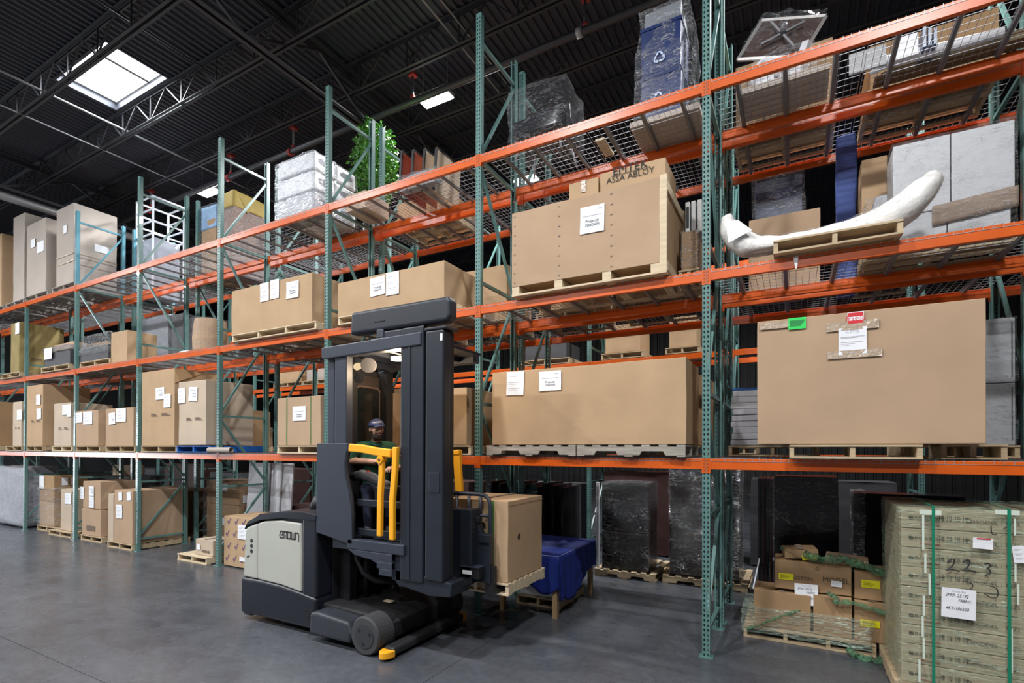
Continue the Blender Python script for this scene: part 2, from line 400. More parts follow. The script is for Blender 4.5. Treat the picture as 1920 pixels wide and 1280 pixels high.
def girder(X, lab):
    zt, zb = DECKZ-.15, DECKZ-1.05
    t = thing('roof_girder', (X, 0, zb))
    for z0, z1, nm in ((zt-.10, zt, 'top_chord'), (zb, zb+.09, 'bottom_chord')):
        m_ = MB()
        for s in (-1, 1):
            m_.box(X+s*.02, X+s*.11, -11, 26, (z1-.012) if nm == 'top_chord' else z0, z1 if nm == 'top_chord' else z0+.012)
            m_.box(X+s*.02, X+s*.032, -11, 26, z0, z1)
        m_.build(nm, JOIST, parent=t)
    ya = -11+.0; k = 0
    while ya < 24:
        MB().bar((X, ya, zt-.05), (X, ya+1.48, zb+.05), .05, .05).build('web_bar', JOIST, parent=t)
        MB().bar((X, ya+1.48, zb+.05), (X, ya+2.96, zt-.05), .05, .05).build('web_bar', JOIST, parent=t)
        ya += 2.96
    tag(t, lab, 'girder', 'roof girders')
girder(-7.95, 'black truss girder crossing the ceiling above the leafy plant')
girder(-18.1, 'black truss girder in the far left of the ceiling')
girder(2.25, 'black truss girder high over the wrapped table at right')
def rod(name, a, b, r, m_, lab, cat='pipe', n=10, group=None):
    return tag(MB().tube([a, b], r, n).build(name, m_, smooth=True), lab, cat, group)
mp_ = thing('sprinkler_main', (0, 7.9, 9.0))
MB().tube([(-29.5, 7.9, 9.0), (13, 7.9, 9.0)], .062, 14).build('pipe', PIPE, parent=mp_, smooth=True)
for x in (-16.3, -12.55, -10.2, -3.1, -.2):
    MB().cyl((x-.045, 7.9, 9.0), 'x', .078, .09, 14).build('coupling', PIPEW if x > -4 else REDM, parent=mp_, smooth=True)
for x in (-16.2, -12.45, -10.1, -6.6, -3.0, .1):
    h = MB().tube([(x, 7.9, 9.05), (x, 7.9, DECKZ)], .022, 8).build('hanger', PIPEW if x < -8 else PIPE, parent=mp_, smooth=True)
    MB().cyl((x, 7.9, 9.06), 'z', .045, .06, 10).build('hanger_cup', REDM, parent=h, smooth=True)
    MB().box(x-.07, x+.07, 7.83, 7.97, 9.50, 9.56).build('hanger_bracket', REDM, parent=h)
tag(mp_, 'long black sprinkler main pipe passing behind the bright ceiling lamps', 'pipe')
a_, b_ = atZ(50, 217, 9.34), atZ(188, 276, 9.34)
rod('bridging_rod', (a_.x, 0, 9.34), (a_.x-.1, 14, 9.34), .014, PIPEW, 'thin steel bridging line left of the skylight', 'rod', 6)
rod('sprinkler_branch', (atZ(100, 180, 9.5).x, 0, 9.5), (atZ(100, 180, 9.5).x, 14, 9.5), .022, PIPEW, 'thin pale branch pipe just left of the skylight', 'pipe', 8)
rod('sprinkler_branch', (-5.4, -4, 9.6), (-5.4, 14, 9.6), .02, PIPEW, 'thin pale branch pipe above the bright lamp near the picture centre', 'pipe', 8)
rod('conduit', (-5.15, -4, 9.62), (-5.15, 14, 9.62), .014, PIPEW, 'thin electrical conduit beside the branch pipe above the bright central lamp', 'pipe', 8)
rod('sprinkler_branch', (-10.15, -4, 9.6), (-10.15, 14, 9.6), .02, PIPE, 'dark branch pipe crossing the ceiling right of the skylight', 'pipe', 8)
p_ = atZ(40, 378, 8.8)
rod('duct_pipe', (p_.x, -2, 8.8), (p_.x, 14, 8.8), .11, PIPEW, 'thick grey pipe above the tall cartons at far left', 'pipe', 16)

# ------------------------------------------------------------------ lamps: every fixture is a housing, a lens and its own light
LENS = emis('lamp_lens_lit', (1, .99, .97), 9.0)
LHOUS = mat('lamp_housing', (.6, .6, .6), .4, .3)
LBL = {(-6.35, 8.3): 'bright rectangular ceiling lamp right of the leafy plant', (-14.15, 8.35): 'bright ceiling lamp shining beside the yellow wrapped carton',
       (-6.2, 11.95): 'bright lamp seen through the wire deck left of the big crate'}
for i, (x, y) in enumerate(FIXTURES):
    z = LAMP_Z if not (abs(y-11.95) < .1) else 9.2
    t = thing('ceiling_lamp', (x, y, z))
    MB().box(x-.36, x+.36, y-.17, y+.17, z+.02, z+.09).build('housing', LHOUS, parent=t)
    MB().box(x-.33, x+.33, y-.15, y+.15, z, z+.018).build('lens', LENS, parent=t)
    for s in (-.3, .3): MB().tube([(x+s, y, z+.09), (x+s, y, DECKZ-.02)], .004, 5).build('suspension_wire', WIRE, parent=t)
    ld = bpy.data.lights.new('lamp_light', 'AREA'); ld.shape = 'RECTANGLE'; ld.size = .66; ld.size_y = .30
    ld.energy = LAMP_W; ld.color = (.975, .985, 1)
    lo = bpy.data.objects.new('lamp_light', ld); COL.objects.link(lo); lo.parent = t; lo.location = (0, 0, -.01)
    tag(t, LBL.get((x, y), 'rectangular ceiling lamp number outside the view'), 'lamp', 'hall ceiling lamps')
    if (x, y) not in LBL: t['label'] = 'rectangular hall ceiling lamp hanging outside the picture'

# ------------------------------------------------------------------ pallet racks
CW, CDP = .078, .07      # column face width and depth
def upright_mesh(h, holes=True):
    m_ = MB(); t = .003; rows = int(h/.0508)
    if holes:
        for r in range(rows):
            z0 = r*.0508; z1 = z0+.0508
            for s in (-1, 1):
                xa, xb = (-CW/2, 0) if s < 0 else (0, CW/2)
                xm = s*.0185; zc = z0+.0254
                inner = [(xm-.0045, zc-.013), (xm+.0045, zc-.013), (xm+.0065, zc-.002), (xm+.0085, zc+.007), (xm+.005, zc+.014), (xm-.005, zc+.014), (xm-.0085, zc+.007), (xm-.0065, zc-.002)]
                outer = [(xa, z0), (xb, z0), (xb, z0+.02), (xb, z0+.036), (xb, z1), (xa, z1), (xa, z0+.036), (xa, z0+.02)]
                vs = [(p[0], 0, p[1]) for p in outer]+[(p[0], 0, p[1]) for p in inner]
                m_.add(vs, [(i, (i+1) % 8, 8+(i+1) % 8, 8+i) for i in range(8)])
        m_.box(-CW/2, CW/2, 0, t, rows*.0508, h)
    else:
        m_.box(-CW/2, CW/2, 0, t, 0, h)
    m_.box(-CW/2, -CW/2+t, .0005, CDP, 0, h); m_.box(CW/2-t, CW/2, .0005, CDP, 0, h)
    m_.box(-CW/2, -CW/2+.018, CDP-t, CDP, 0, h); m_.box(CW/2-.018, CW/2, CDP-t, CDP, 0, h)
    return m_
HB = [.25, 1.45, 2.75, 4.35, 5.95, 7.52]
def make_frame(h, holes, paint):
    t = thing('upright_frame', (0, 0, 0))
    um = upright_mesh(h, holes)
    f = um.build('upright', paint, parent=t)
    MB().box(-.07, .07, -.03, .10, 0, .008).build('foot_plate', paint, parent=f)
    g = f.copy(); COL.objects.link(g); g.location = (0, FD, 0); g.rotation_euler = (0, 0, math.pi); ORG[g.name] = Vector((0, 0, 0))
    p_ = MB().box(-.07, .07, -.03, .10, 0, .008).build('foot_plate', paint, parent=g)
    y0, y1 = CDP-.02, FD-CDP+.02
    zs = [z for z in HB if z < h-.1]
    for z in zs: MB().box(-.02, .02, y0, y1, z-.02, z+.02).build('horizontal_brace', paint, parent=t)
    for i in range(len(zs)-1):
        a, b = zs[i]+.06, zs[i+1]-.06
        if i % 2: a, b = b, a
        MB().bar((0, y0, a), (0, y1, b), .036, .036).build('diagonal_brace', paint, parent=t)
    return t
def make_spliced():
    t = make_frame(TOP-.1, True, GREEN)
    for c_ in list(t.children):
        if c_.name.startswith(('upright',)):
            pass
    k = 0
    for c_ in [c_ for c_ in t.children if c_.name.startswith('upright')]:
        me = upright_mesh(6.05, True).build('upright', GREEN, org=(0, 0, 0)); old = c_.data; c_.data = me.data; bpy.data.objects.remove(me)
        ext = MB(); um = upright_mesh(TOP-.1-6.05, True); ext.v = [(v[0], v[1], v[2]+6.05) for v in um.v]; ext.f = um.f; ext.m = um.m
        e_ = ext.build('upright_extension', TEAL, org=(0, 0, 0)); e_.parent = t; e_.location = c_.location; e_.rotation_euler = c_.rotation_euler
    for c_ in t.children:
        if c_.name.startswith(('horizontal', 'diagonal')) and max(v.co.z for v in c_.data.vertices) > 6.1:
            c_.data.materials[0] = TEAL
    return t
FR = {'tall': make_frame(TOP, True, GREEN), 'teal': make_spliced(), 'low': make_frame(6.02, True, GREEN), 'plain': make_frame(TOP, False, GREEN)}
UPN = {-2: 'far beyond the right edge of the picture', -1: 'beyond the right edge of the picture', 0: 'nearest the viewer, beside the banana-shaped wrapped piece', 1: 'left of the big crate, behind the lift truck load',
       2: 'behind the lift truck cab', 3: 'left of the box with green straps', 4: 'fifth from the right, below the white metal frame', 5: 'beside the tall white carton on top',
       6: 'at the far left, ending at the top beam', 7: 'beyond the left edge of the picture', 8: 'far beyond the left edge'}
UPS = {-2: 'far beyond the right edge', -1: 'beyond the right edge', 0: 'nearest the viewer', 1: 'left of the big crate', 2: 'behind the truck cab', 3: 'left of the green-strapped box', 4: 'below the white metal frame', 5: 'beside the tall white carton', 6: 'at the far left', 7: 'beyond the left edge', 8: 'far beyond the left edge'}
for n in range(-2, 9):
    k = 'teal' if n == 5 else ('low' if n in (6, 7, 8) else 'tall')
    o = dup(FR[k], (UX(n), YF, 0), 0, ('green and blue-topped' if n == 5 else 'green')+' perforated front frame '+UPN[n], 'front row rack frames')
    o['category'] = 'rack frame'; o['kind'] = 'thing'
    o = dup(FR['teal' if n == 5 else ('low' if n > 5 else 'tall')], (UX(n), YB, 0), 0, 'green second-row frame behind the front frame '+UPS[n], 'second row rack frames')
    o['category'] = 'rack frame'; o['kind'] = 'thing'
X3 = px(1104, Y3, 3.5)
for k in range(-2, 7):
    o = dup(FR['tall' if -2 <= k < 3 else 'plain'], (X3-BAY*k, Y3, 0), 0, 'green rack frame across the rear aisle, %s from the right' % ORD[k+2], 'rear aisle rack frames'); o['category'] = 'rack frame'; o['kind'] = 'thing'
for v in FR.values(): kill(v)

BL = BAY-CW
def make_beam(length, lip=True):
    t = thing('rack_beam', (0, 0, 0))
    prof = [(0, -.112), (.046, -.112), (.046, -.042), (.022, -.040), (.022, 0), (0, 0)]
    bevel(MB().prism(prof, 'x', -length/2, length/2).build('beam_tube', ORANGE, parent=t, fix=True), .004, 2)
    for s in (-1, 1):
        xa = s*length/2
        c_ = MB()
        c_.box(xa-s*.004, xa, -.004, .046, -.152, .004)
        c_.box(xa-s*.004, xa+s*.0365, -.0045, -.0005, -.152, .004)
        c_ = c_.build('end_connector', ORANGE, parent=t)
        r_ = MB()
        for k in range(4):
            z = -.02-.034*k
            r_.box(xa+s*.014, xa+s*.024, -.0056, -.004, z-.010, z+.006)
        r_.build('slot_shade', mat('slot_shade_orange', (.22, .035, .01), .6), parent=c_)  # dark raised blocks paint in the shade of the connector slots
    return t
BP = make_beam(BL)
DL, DD, DP = 1.345, FD-.02, .0635
def make_deck():
    t = thing('wire_deck', (0, 0, 0)); m_ = MB(); r = .0020
    nx = int(DL/DP)
    def w(a, b): m_.bar(a, b, 2*r, 2*r)
    for i in range(nx+1):
        x = -DL/2+i*DL/nx
        w((x, -.008, 0), (x, DD+.008, 0)); w((x, -.0085, .002), (x, -.0085, -.034)); w((x, DD+.0085, .002), (x, DD+.0085, -.034))
    for j in range(0, 10):
        y = .03+j*(DD-.06)/9
        w((-DL/2, y, -.006), (DL/2, y, -.006))
    for y in (-.0118, DD+.0118): w((-DL/2, y, -.034), (DL/2, y, -.034))
    stuff(m_.build('wire_mesh', WIRE, parent=t))
    for x in (-DL*.33, 0, DL*.33):
        MB().prism([(x-.024, -.012), (x-.016, -.038), (x+.016, -.038), (x+.024, -.012)], 'y', .024, DD-.024).build('support_channel', CHAN, parent=t, fix=True)
    return t
DPRO = make_deck()
ROWS = [(YF, 'front rack', range(-2, 8)), (YB, 'second rack', range(-2, 8))]
for Y, rn, bays in ROWS:
    for b in bays:
        xc = (UX(b)+UX(b+1))/2
        for l in range(3):
            o = dup(BP, (xc, Y, LV[l]), 0, 'orange %s-level near beam, %s, %s' % (LVN[l], rn, bayname(b)), 'orange rack beams'); o['category'] = 'beam'; o['kind'] = 'thing'
            o = dup(BP, (xc, Y+FD, LV[l]), math.pi, 'orange %s-level far beam, %s, %s' % (LVN[l], rn, bayname(b)), 'orange rack beams'); o['category'] = 'beam'; o['kind'] = 'thing'
            for s, nm in ((-1, 'left'), (1, 'right')):
                o = dup(DPRO, (xc+s*.685, Y+.01, DK[l]-.004), 0, '%s wire deck of the %s level, %s, %s' % (nm, LVN[l], bayname(b), rn), 'wire shelf decks'); o['category'] = 'wire deck'; o['kind'] = 'thing'
for k in range(-2, 6):
    xc = X3-BAY*(k+.5)
    for l in range(3):
        o = dup(BP, (xc, Y3, LV[l]-(.0 if l else 0)), 0, 'orange %s-level beam across the rear aisle, %s bay from the right' % (LVN[l], ORD[k+2]), 'orange rack beams'); o['category'] = 'beam'; o['kind'] = 'thing'
        o = dup(BP, (xc, Y3+FD, LV[l]), math.pi, 'orange %s-level far beam across the rear aisle, %s bay from the right' % (LVN[l], ORD[k+2]), 'orange rack beams'); o['category'] = 'beam'; o['kind'] = 'thing'
kill(BP); kill(DPRO)

# ------------------------------------------------------------------ loads: helpers
from mathutils import noise as mnoise
def nz(p, s=1., k=0.): return mnoise.noise(Vector((p[0]*s+k, p[1]*s+k*1.7, p[2]*s-k)))
def softbox(name, b, m_, parent=None, cuts=6, wob=.006, ws=2.5, seed=0., bev=.006, org=None, taper=None, smooth=False, fine=0., fs=9., skew=(0, 0)):
    """a box whose faces bulge and dent a little; b = (x0,x1,y0,y1,z0,z1)"""
    x0, x1, y0, y1, z0, z1 = b
    bm = bmesh.new(); bmesh.ops.create_cube(bm, size=1)
    if cuts: bmesh.ops.subdivide_edges(bm, edges=bm.edges[:], cuts=cuts, use_grid_fill=True)
    c = Vector(((x0+x1)/2, (y0+y1)/2, z0)); dx, dy, dz = x1-x0, y1-y0, z1-z0
    for v in bm.verts:
        t = v.co.z+.5
        k = 1 if taper is None else 1+(taper-1)*t
        p = Vector((v.co.x*dx*k+skew[0]*t, v.co.y*dy*k+skew[1]*t, t*dz))
        q = p+c
        if v.co.z > -.49 or wob > .012:
            d = Vector((nz(q, ws, seed), nz(q, ws, seed+5), nz(q, ws, seed+9)))*wob
            if fine: d += Vector((nz(q, fs, seed+2), nz(q, fs, seed+7), nz(q, fs, seed+4)))*fine
            if v.co.z < -.49: d.z = abs(d.z)
            p += d
        v.co = p
    me = bpy.data.meshes.new(name); bm.to_mesh(me); bm.free(); me.materials.append(m_)
    if smooth: me.polygons.foreach_set('use_smooth', [True]*len(me.polygons))
    o = bpy.data.objects.new(name, me); COL.objects.link(o)
    if parent is None: o.location = c; ORG[o.name] = c
    else:
        o.parent = parent; o.location = c-ORG[parent.name]; ORG[o.name] = c
    if bev: bevel(o, bev, 2)
    return o
def shrink(parent, b, m_=None, inf=.012, wob=.02, seed=0., cuts=14, name='stretch_wrap', taper=None, fine=.008):
    x0, x1, y0, y1, z0, z1 = b
    return softbox(name, (x0-inf, x1+inf, y0-inf, y1+inf, z0, z1+inf), m_ or FILM, parent, cuts, wob, 4., seed, 0, smooth=True, fine=fine, fs=14., taper=taper)
def paper(parent, x0, y0, x1, y1, Y, kind='form', rot=0., off=.012, m_=None):
    """a sheet taped on a face of plane Y, from its pixel box"""
    a, b = atY(x0, y0, Y-off), atY(x1, y1, Y-off)
    w, h = b.x-a.x, a.z-b.z; cx, cz = (a.x+b.x)/2, (a.z+b.z)/2; cr, sr = math.cos(rot), math.sin(rot)
    def P(u, v, d=0.): # u,v in -.5...5
        X, Z = u*w, v*h
        return (cx+X*cr-Z*sr, Y-off-d-.006*abs(u*v)*2, cz+X*sr+Z*cr)
    m = MB(); n = 4
    front = [P(i/n-.5, j/n-.5, .001) for j in range(n+1) for i in range(n+1)]; back = [P(i/n-.5, j/n-.5, 0) for j in range(n+1) for i in range(n+1)]
    q = [(j*(n+1)+i, j*(n+1)+i+1, (j+1)*(n+1)+i+1, (j+1)*(n+1)+i) for j in range(n) for i in range(n)]
    m.add(front, q); m.add(back, [t[::-1] for t in q])
    o = m.build('paper_sheet', m_ or PAPER, parent=parent)
    U, V = Vector((cr, 0, sr)), Vector((-sr, 0, cr))
    t = MB(); k = MB()
    def line(v, l, r, th=.012, mb=t):
        A, B, C, D = P(l, v-th, .003), P(r, v-th, .003), P(r, v+th, .003), P(l, v+th, .003); mb.add([A, B, C, D], [(0, 1, 2, 3)])
    if kind == 'form':
        for i, v in enumerate((.3, .24, .05, -.02, -.2, -.27)): line(v, -.38, -.38+[.5, .3, .6, .45, .7, .5][i], .008)
        t.build('print_lines', INKG, parent=o)
    elif kind == 'project':
        for v in (.14,): line(v, -.38, .4, .012)
        line(.36, .2, .4, .015); t.build('print_lines', INKG, parent=o)
        letter(k, 'Project#', P(0, -.06, .0035), U, V, h*.15); letter(k, '15062495', P(0, -.21, .0035), U, V, h*.15)
        k.build('lettering', INK, parent=o)
    elif kind == 'list':
        for v in (.02, -.08, -.18): line(v, -.05, .36, .012)
        line(.22, -.3, .3, .012); t.build('print_lines', INK, parent=o)
    elif kind == 'order':
        for i, v in enumerate((.16, .12, -.04, -.1, -.16)): line(v, -.42, -.42+[.85, .6, .8, .5, .3][i], .007)
        line(-.44, -.12, .1, .012); t.build('print_lines', INKG, parent=o)
        letter(k, 'SUITES', P(0, .34, .0035), U, V, h*.15); k.build('lettering', INKG, parent=o)
    elif kind == 'hand':
        letter(k, '2PRF: 25192', P(-.05, .26, .0035), U, V, h*.15, .8, .2); letter(k, 'FABRIC', P(.18, .10, .0035), U, V, h*.13, .8, .2)
        letter(k, '4KT-186500', P(-.03, -.18, .0035), U, V, h*.15, .8, .2); letter(t, 'Guest Bay', P(.0, .41, .0035), U, V, h*.09); t.build('print_header', INKG, parent=o)
        k.build('lettering', mat('pen_blue_black', (.03, .03, .07), .8), parent=o)
    return o
def carton(name, label, x0, x1, ty, Y, zb, depth, m_=0, papers=(), cat='box', wob=.006, seed=None, tx=None, group=None, cuts=6, print_=False, X=None, zt=None):
    """box standing with its front on plane Y; x0,x1 = image columns of its front edges, ty = image row of its top at x1 (or tx)"""
    za = atY(tx if tx else x1, ty, Y).z if zt is None else zt
    zm = (zb+za)/2
    xa, xb = (px(x0, Y, zm), px(x1, Y, zm)) if X is None else X
    mm = KRAFT[m_] if isinstance(m_, int) else m_
    o = softbox(name, (xa, xb, Y, Y+depth, zb, za), mm, cuts=cuts, wob=wob, seed=seed if seed is not None else x0*.13, bev=.007)
    tag(o, label, cat, group)
    for p in papers: paper(o, *p[:4], Y, *(p[4:]))
    if print_:
        h = za-zb; t = MB()
        for i in range(3):
            for j in range(2):
                z = zb+h*.42-i*.022; x = xa+(xb-xa)*(.30 if j == 0 else .62)
                t.box(x, x+(xb-xa)*(.22 if j == 0 else .28)*(.6+.4*((i*7+j*3) % 3)/2), Y-.0085, Y-.0075, z, z+.009)
        t.build('print_lines', mat('ink_faded', (.16, .11, .08), .9), parent=o)
    o['_b'] = (xa, xb, Y, Y+depth, zb, za)
    return o
def bx(o): return tuple(o['_b'])
def pallet(label, xa, xb, Y, depth, z, m_=None, style='y', nst=3, h=.13, boards=7, group='wooden pallets', name='wooden_pallet', cat='pallet', rotz=0.):
    """style y: bearers run away from the viewer (their ends show); style x: a notched bearer shows its side"""
    m_ = m_ or WOOD
    t = thing(name, ((xa+xb)/2, Y+depth/2, z)); bt = .018; cx, cy = (xa+xb)/2, Y+depth/2
    L_, D_ = (xb-xa), depth
    if style == 'x': L_, D_ = D_, L_
    rot = style == 'x'
    def bxx(nm, a0, a1, b0, b1, z0, z1, jit=.002):
        m = MB()
        e = rnd.uniform(-jit, jit)
        if rot: m.box(cx+b0, cx+b1, cy+a0, cy+a1, z+z0+e, z+z1+e)
        else: m.box(cx+a0, cx+a1, cy+b0, cy+b1, z+z0+e, z+z1+e)
        return m.build(nm, m_, parent=t)
    sw = .04
    for i in range(nst):
        a = -L_/2+i*(L_-sw)/(nst-1)
        if rot:
            # notched stringer along image x
            m = MB(); b0, b1 = -D_/2, D_/2; q = (b1-b0)
            pr = [(b0, bt), (b0+q*.17, bt), (b0+q*.19, bt+.045), (b0+q*.38, bt+.045), (b0+q*.40, bt), (b0+q*.60, bt), (b0+q*.62, bt+.045), (b0+q*.81, bt+.045), (b0+q*.83, bt), (b1, bt), (b1, h-bt), (b0, h-bt)]
            m.prism([(cx+p[0], z+p[1]) for p in pr], 'y', cy+a, cy+a+sw).build('stringer', m_, parent=t, fix=True)
        else: bxx('stringer', a, a+sw, -D_/2+.01, D_/2-.01, bt, h-bt, .0005)
    for i in range(boards):
        w = .09; b = -D_/2+i*(D_-w)/(boards-1); bxx('deck_board', -L_/2, L_/2, b, b+w, h-bt, h)
    for i in range(3):
        w = .09; b = -D_/2+i*(D_-w)/2; bxx('bottom_board', -L_/2, L_/2, b, b+w, .003, .003+bt, .001)
    tag(t, label, cat, group)
    if rotz: t.rotation_euler.z = rotz
    return t
def palpx(label, x0, x1, Y, depth, z, **k):
    return pallet(label, px(x0, Y, z), px(x1, Y, z), Y, depth, z, **k)
PH = .134

# ------------------------------------------------------------------ lowest shelf level, right to left
z1 = DK[0]+.002; z2 = DK[1]+.002; z3 = DK[2]+.002
o = carton('cardboard_box', 'huge flat-fronted cardboard box with green and red stickers in the rightmost bay', 1420, 1849, 558, 5.56, z1+PH, .62, 1,
           papers=((1572, 616, 1625, 662, 'order'),), cuts=10, wob=.004)
b = bx(o); Y = 5.56
def sticker(par, x0, y0, x1, y1, Y, m_, name='sticker', off=.0135):
    a, c = atY(x0, y0, Y-off), atY(x1, y1, Y-off)
    return MB().box(a.x, c.x, Y-off-.001, Y-off, c.z, a.z).build(name, m_, parent=par)
s = sticker(o, 1478, 597, 1511, 615, Y, mat('sticker_green', (.02, .62, .10), .5))
k = MB()
for i, yy in enumerate((601, 605, 609)):
    a, c = atY(1481, yy, Y-.0155), atY(1508-i*3, yy+1.6, Y-.0155); k.box(a.x, c.x, Y-.0157, Y-.0150, c.z, a.z)
k.build('print_lines', mat('sticker_green_dark', (.01, .25, .05), .6), parent=s)
s = sticker(o, 1589, 586, 1620, 605, Y, PAPER)
REDI = mat('ink_red', (.6, .02, .03), .6)
k = MB(); a, c = atY(1590, 587, Y-.0155), atY(1619, 591.5, Y-.0155); k.box(a.x, c.x, Y-.0157, Y-.0150, c.z, a.z)
a, c = atY(1590, 601.5, Y-.0155), atY(1619, 604.5, Y-.0155); k.box(a.x, c.x, Y-.0157, Y-.0150, c.z, a.z); k.build('red_band', REDI, parent=s)
a = atY(1604.5, 596.5, Y-.0155); k = MB(); letter(k, 'fragile', (a.x, Y-.0158, a.z), (1, 0, 0), (0, 0, 1), .062); k.build('lettering', REDI, parent=s)
for x0, y0, x1, y1 in ((1549, 607, 1648, 613), (1551, 660, 1654, 666), (1424, 607, 1478, 613)):
    a, c = atY(x0, (y0+y1)/2-3.5, Y-.0145), atY(x1, (y0+y1)/2+3.5, Y-.0145)
    MB().box(a.x, c.x, Y-.0150, Y-.0145, c.z, a.z).build('tape_strip', TAPE, parent=o)
palpx('wooden pallet under the middle of the huge flat-fronted box', 1480, 1731, 5.53, .60, z1)
palpx('wooden pallet under the right end of the huge flat-fronted box', 1765, 1890, 5.75, .50, z1)
# behind it, second row: foam stack and grey cabinets
pallet('wooden pallet under the wrapped white foam sheets', -.72, .25, YB+.02, .98, z1)
for i in range(9):
    zz = z1+PH+i*.075
    m_ = mat('foam_sheet_white', (.72, .72, .74), .7) if i > 5 else mat('foam_sheet_grey', (.42, .41, .43), .8)
    f = softbox('foam_sheet', (-.70+.01*(i % 3), .22, YB+.05, YB+.95, zz, zz+.072), m_, cuts=4, wob=.008, seed=i*3., bev=.02)
    tag(f, '%s foam sheet of the pile behind the huge box, %s from the bottom' % ('white' if i > 5 else 'grey', ORD[i] if i else 'first'), 'foam', 'foam sheet pile')
zz = z1+PH+9*.075
f = tag(softbox('plastic_lid', (-.68, .2, YB+.06, YB+.9, zz+.002, zz+.03), BLUEP, cuts=2, wob=.003), 'flat blue lid lying on the white foam sheets', 'lid')
GREYC = mat('cabinet_grey', (.42, .43, .45), .45, var=.04)
for i, (ya, yb) in enumerate(((593, 716), (716, 838))):
    Y = YB+.03
    zt_, zb_ = atY(1904, ya, Y).z, atY(1904, yb, Y).z
    if i: zb_ = z1+PH
    xa, xb = px(1700, Y, 2.6), px(1904, Y, 2.6)
    t = softbox('steel_cabinet', (xa, xb, Y, Y+.6, zb_, zt_-.006), GREYC, cuts=1, wob=.001, bev=.008)
    tag(t, ('upper' if i == 0 else 'lower')+' grey steel cabinet wrapped in film behind the huge box', 'cabinet', 'grey wrapped cabinets')
    MB().box(xb-.03, xb-.02, Y-.006, Y-.002, zb_+.05, zt_-.05).build('door_edge', mat('seam_dark', (.1, .1, .1), .7), parent=t)
    shrink(t, (xa, xb, Y, Y+.6, zb_, zt_-.01), FILMT, seed=i*4+1.)
pallet('wooden pallet under the grey steel cabinets behind the huge box', px(1700, YB, 2.1)-.05, px(1904, YB, 2.1)+.04, YB+.01, .95, z1)

# second bay
o = carton('cardboard_box', 'very long cardboard box lying on two weathered pallets', 923, 1287, 669, 5.62, z1+PH, .80, 0,
           papers=((950, 698, 982, 740, 'form', -.03), (1011, 697, 1052, 731, 'project')), cuts=10, wob=.008)
palpx('weathered grey pallet under the left half of the very long box', 912, 1079, 5.585, .82, z1, m_=WOODG, style='x')
palpx('weathered grey pallet under the right half of the very long box', 1082, 1285, 5.585, .82, z1, m_=WOODG, style='x')
# third bay (behind the truck)
o = carton('cardboard_box', 'cardboard box seen right of the lift truck mast', 770, 875, 726, 5.70, z1+PH, .85, 0)
palpx('pale pallet under the box right of the lift truck mast', 770, 882, 5.70, .9, z1, m_=WOODL)
o = carton('cardboard_box', 'tall cardboard box half hidden behind the truck driver', 640, 721, 735, 5.70, z1+PH, .85, 3)
palpx('wooden pallet under the box hidden behind the truck driver', 640, 728, 5.68, .9, z1)
# fourth bay
o = carton('cardboard_box', 'cardboard box bound with two thin green straps', 520, 601, 741, 5.62, z1+PH, .85, 1, papers=((549, 762, 573, 788, 'project'),))
b = bx(o)
for xx in (538, 583):
    X = px(xx, b[2], 2.6); MB().box(X-.008, X+.008, b[2]-.0105, b[2]-.0090, b[4]+.01, b[5]).build('strap', STRAPG, parent=o)
palpx('wooden pallet under the green-strapped box', 519, 603, 5.60, .92, z1, m_=WOODL)
# fifth bay
o = carton('cardboard_box', 'tall cardboard box with loose top flap and two paper sheets', 266, 327, 690, 5.64, z1+PH, .95, 0,
           papers=((292, 727, 308, 748, 'list', .02), (307, 739, 320, 763, 'form')), print_=True)
b = bx(o)
MB().add([(b[1], b[2], b[5]-.30), (b[1], b[3]-.35, b[5]-.02), (b[1], b[2], b[5]), (b[1]+.06, b[2]+.06, b[5]-.25)], [(0, 3, 2), (3, 1, 2)]).build('loose_flap', KRAFT[3], parent=o)
palpx('wooden pallet under the tall box with the loose flap', 264, 330, 5.62, 1.0, z1)
o = carton('cardboard_box', 'cardboard box standing on the bright blue pallet', 335, 386, 711, 5.64, z1+PH+.01, .95, 2,
           papers=((334, 728, 347, 755, 'form', .02), (354, 726, 370, 751, 'list', -.06)), print_=True)
pallet('bright blue painted pallet under a cardboard box', px(330, 5.62, 2.1), px(391, 5.62, 2.1)+.05, 5.62, 1.1, z1, m_=BLUEP, style='y')
t = MB().tube([(-9.30, 5.66, z1+.052), (-8.80, 5.72, z1+.052)], .05, 18, cap=False); t.tube([(-9.30, 5.66, z1+.052), (-8.80, 5.72, z1+.052)], .042, 18, cap=False)
p0 = [(px(392, 5.60, 2.1), 5.60, z1+.052), (px(434, 5.62, 2.1), 5.62, z1+.052)]
t = MB(); t.tube(p0, .05, 18, cap=False); t.tube(p0[::-1], .038, 18, cap=False)
tag(t.build('cardboard_tube', CARTON_W, smooth=True), 'short pale cardboard tube lying in front of the blue pallet', 'tube')
# sixth bay
o = carton('cardboard_box', 'low cardboard box with two sheets left of the fifth upright, nearer its left neighbour', 142, 184, 768, 5.64, z1+PH, .9, 1,
           papers=((142, 774, 154, 792, 'form', .03), (156, 772, 173, 795, 'form')))
o['label'] = 'low pinkish cardboard box with two sheets, just right of the white glare upright'
palpx('wooden pallet under the low pinkish box', 141, 186, 5.62, .95, z1)
o = carton('cardboard_box', 'low cardboard box with two sheets, left of the tall flap box', 198, 250, 763, 5.64, z1+PH, .9, 1,
           papers=((204, 774, 216, 795, 'list', .05), (218, 766, 236, 790, 'form')))
palpx('wooden pallet under the low box left of the tall flap box', 197, 252, 5.62, .95, z1)
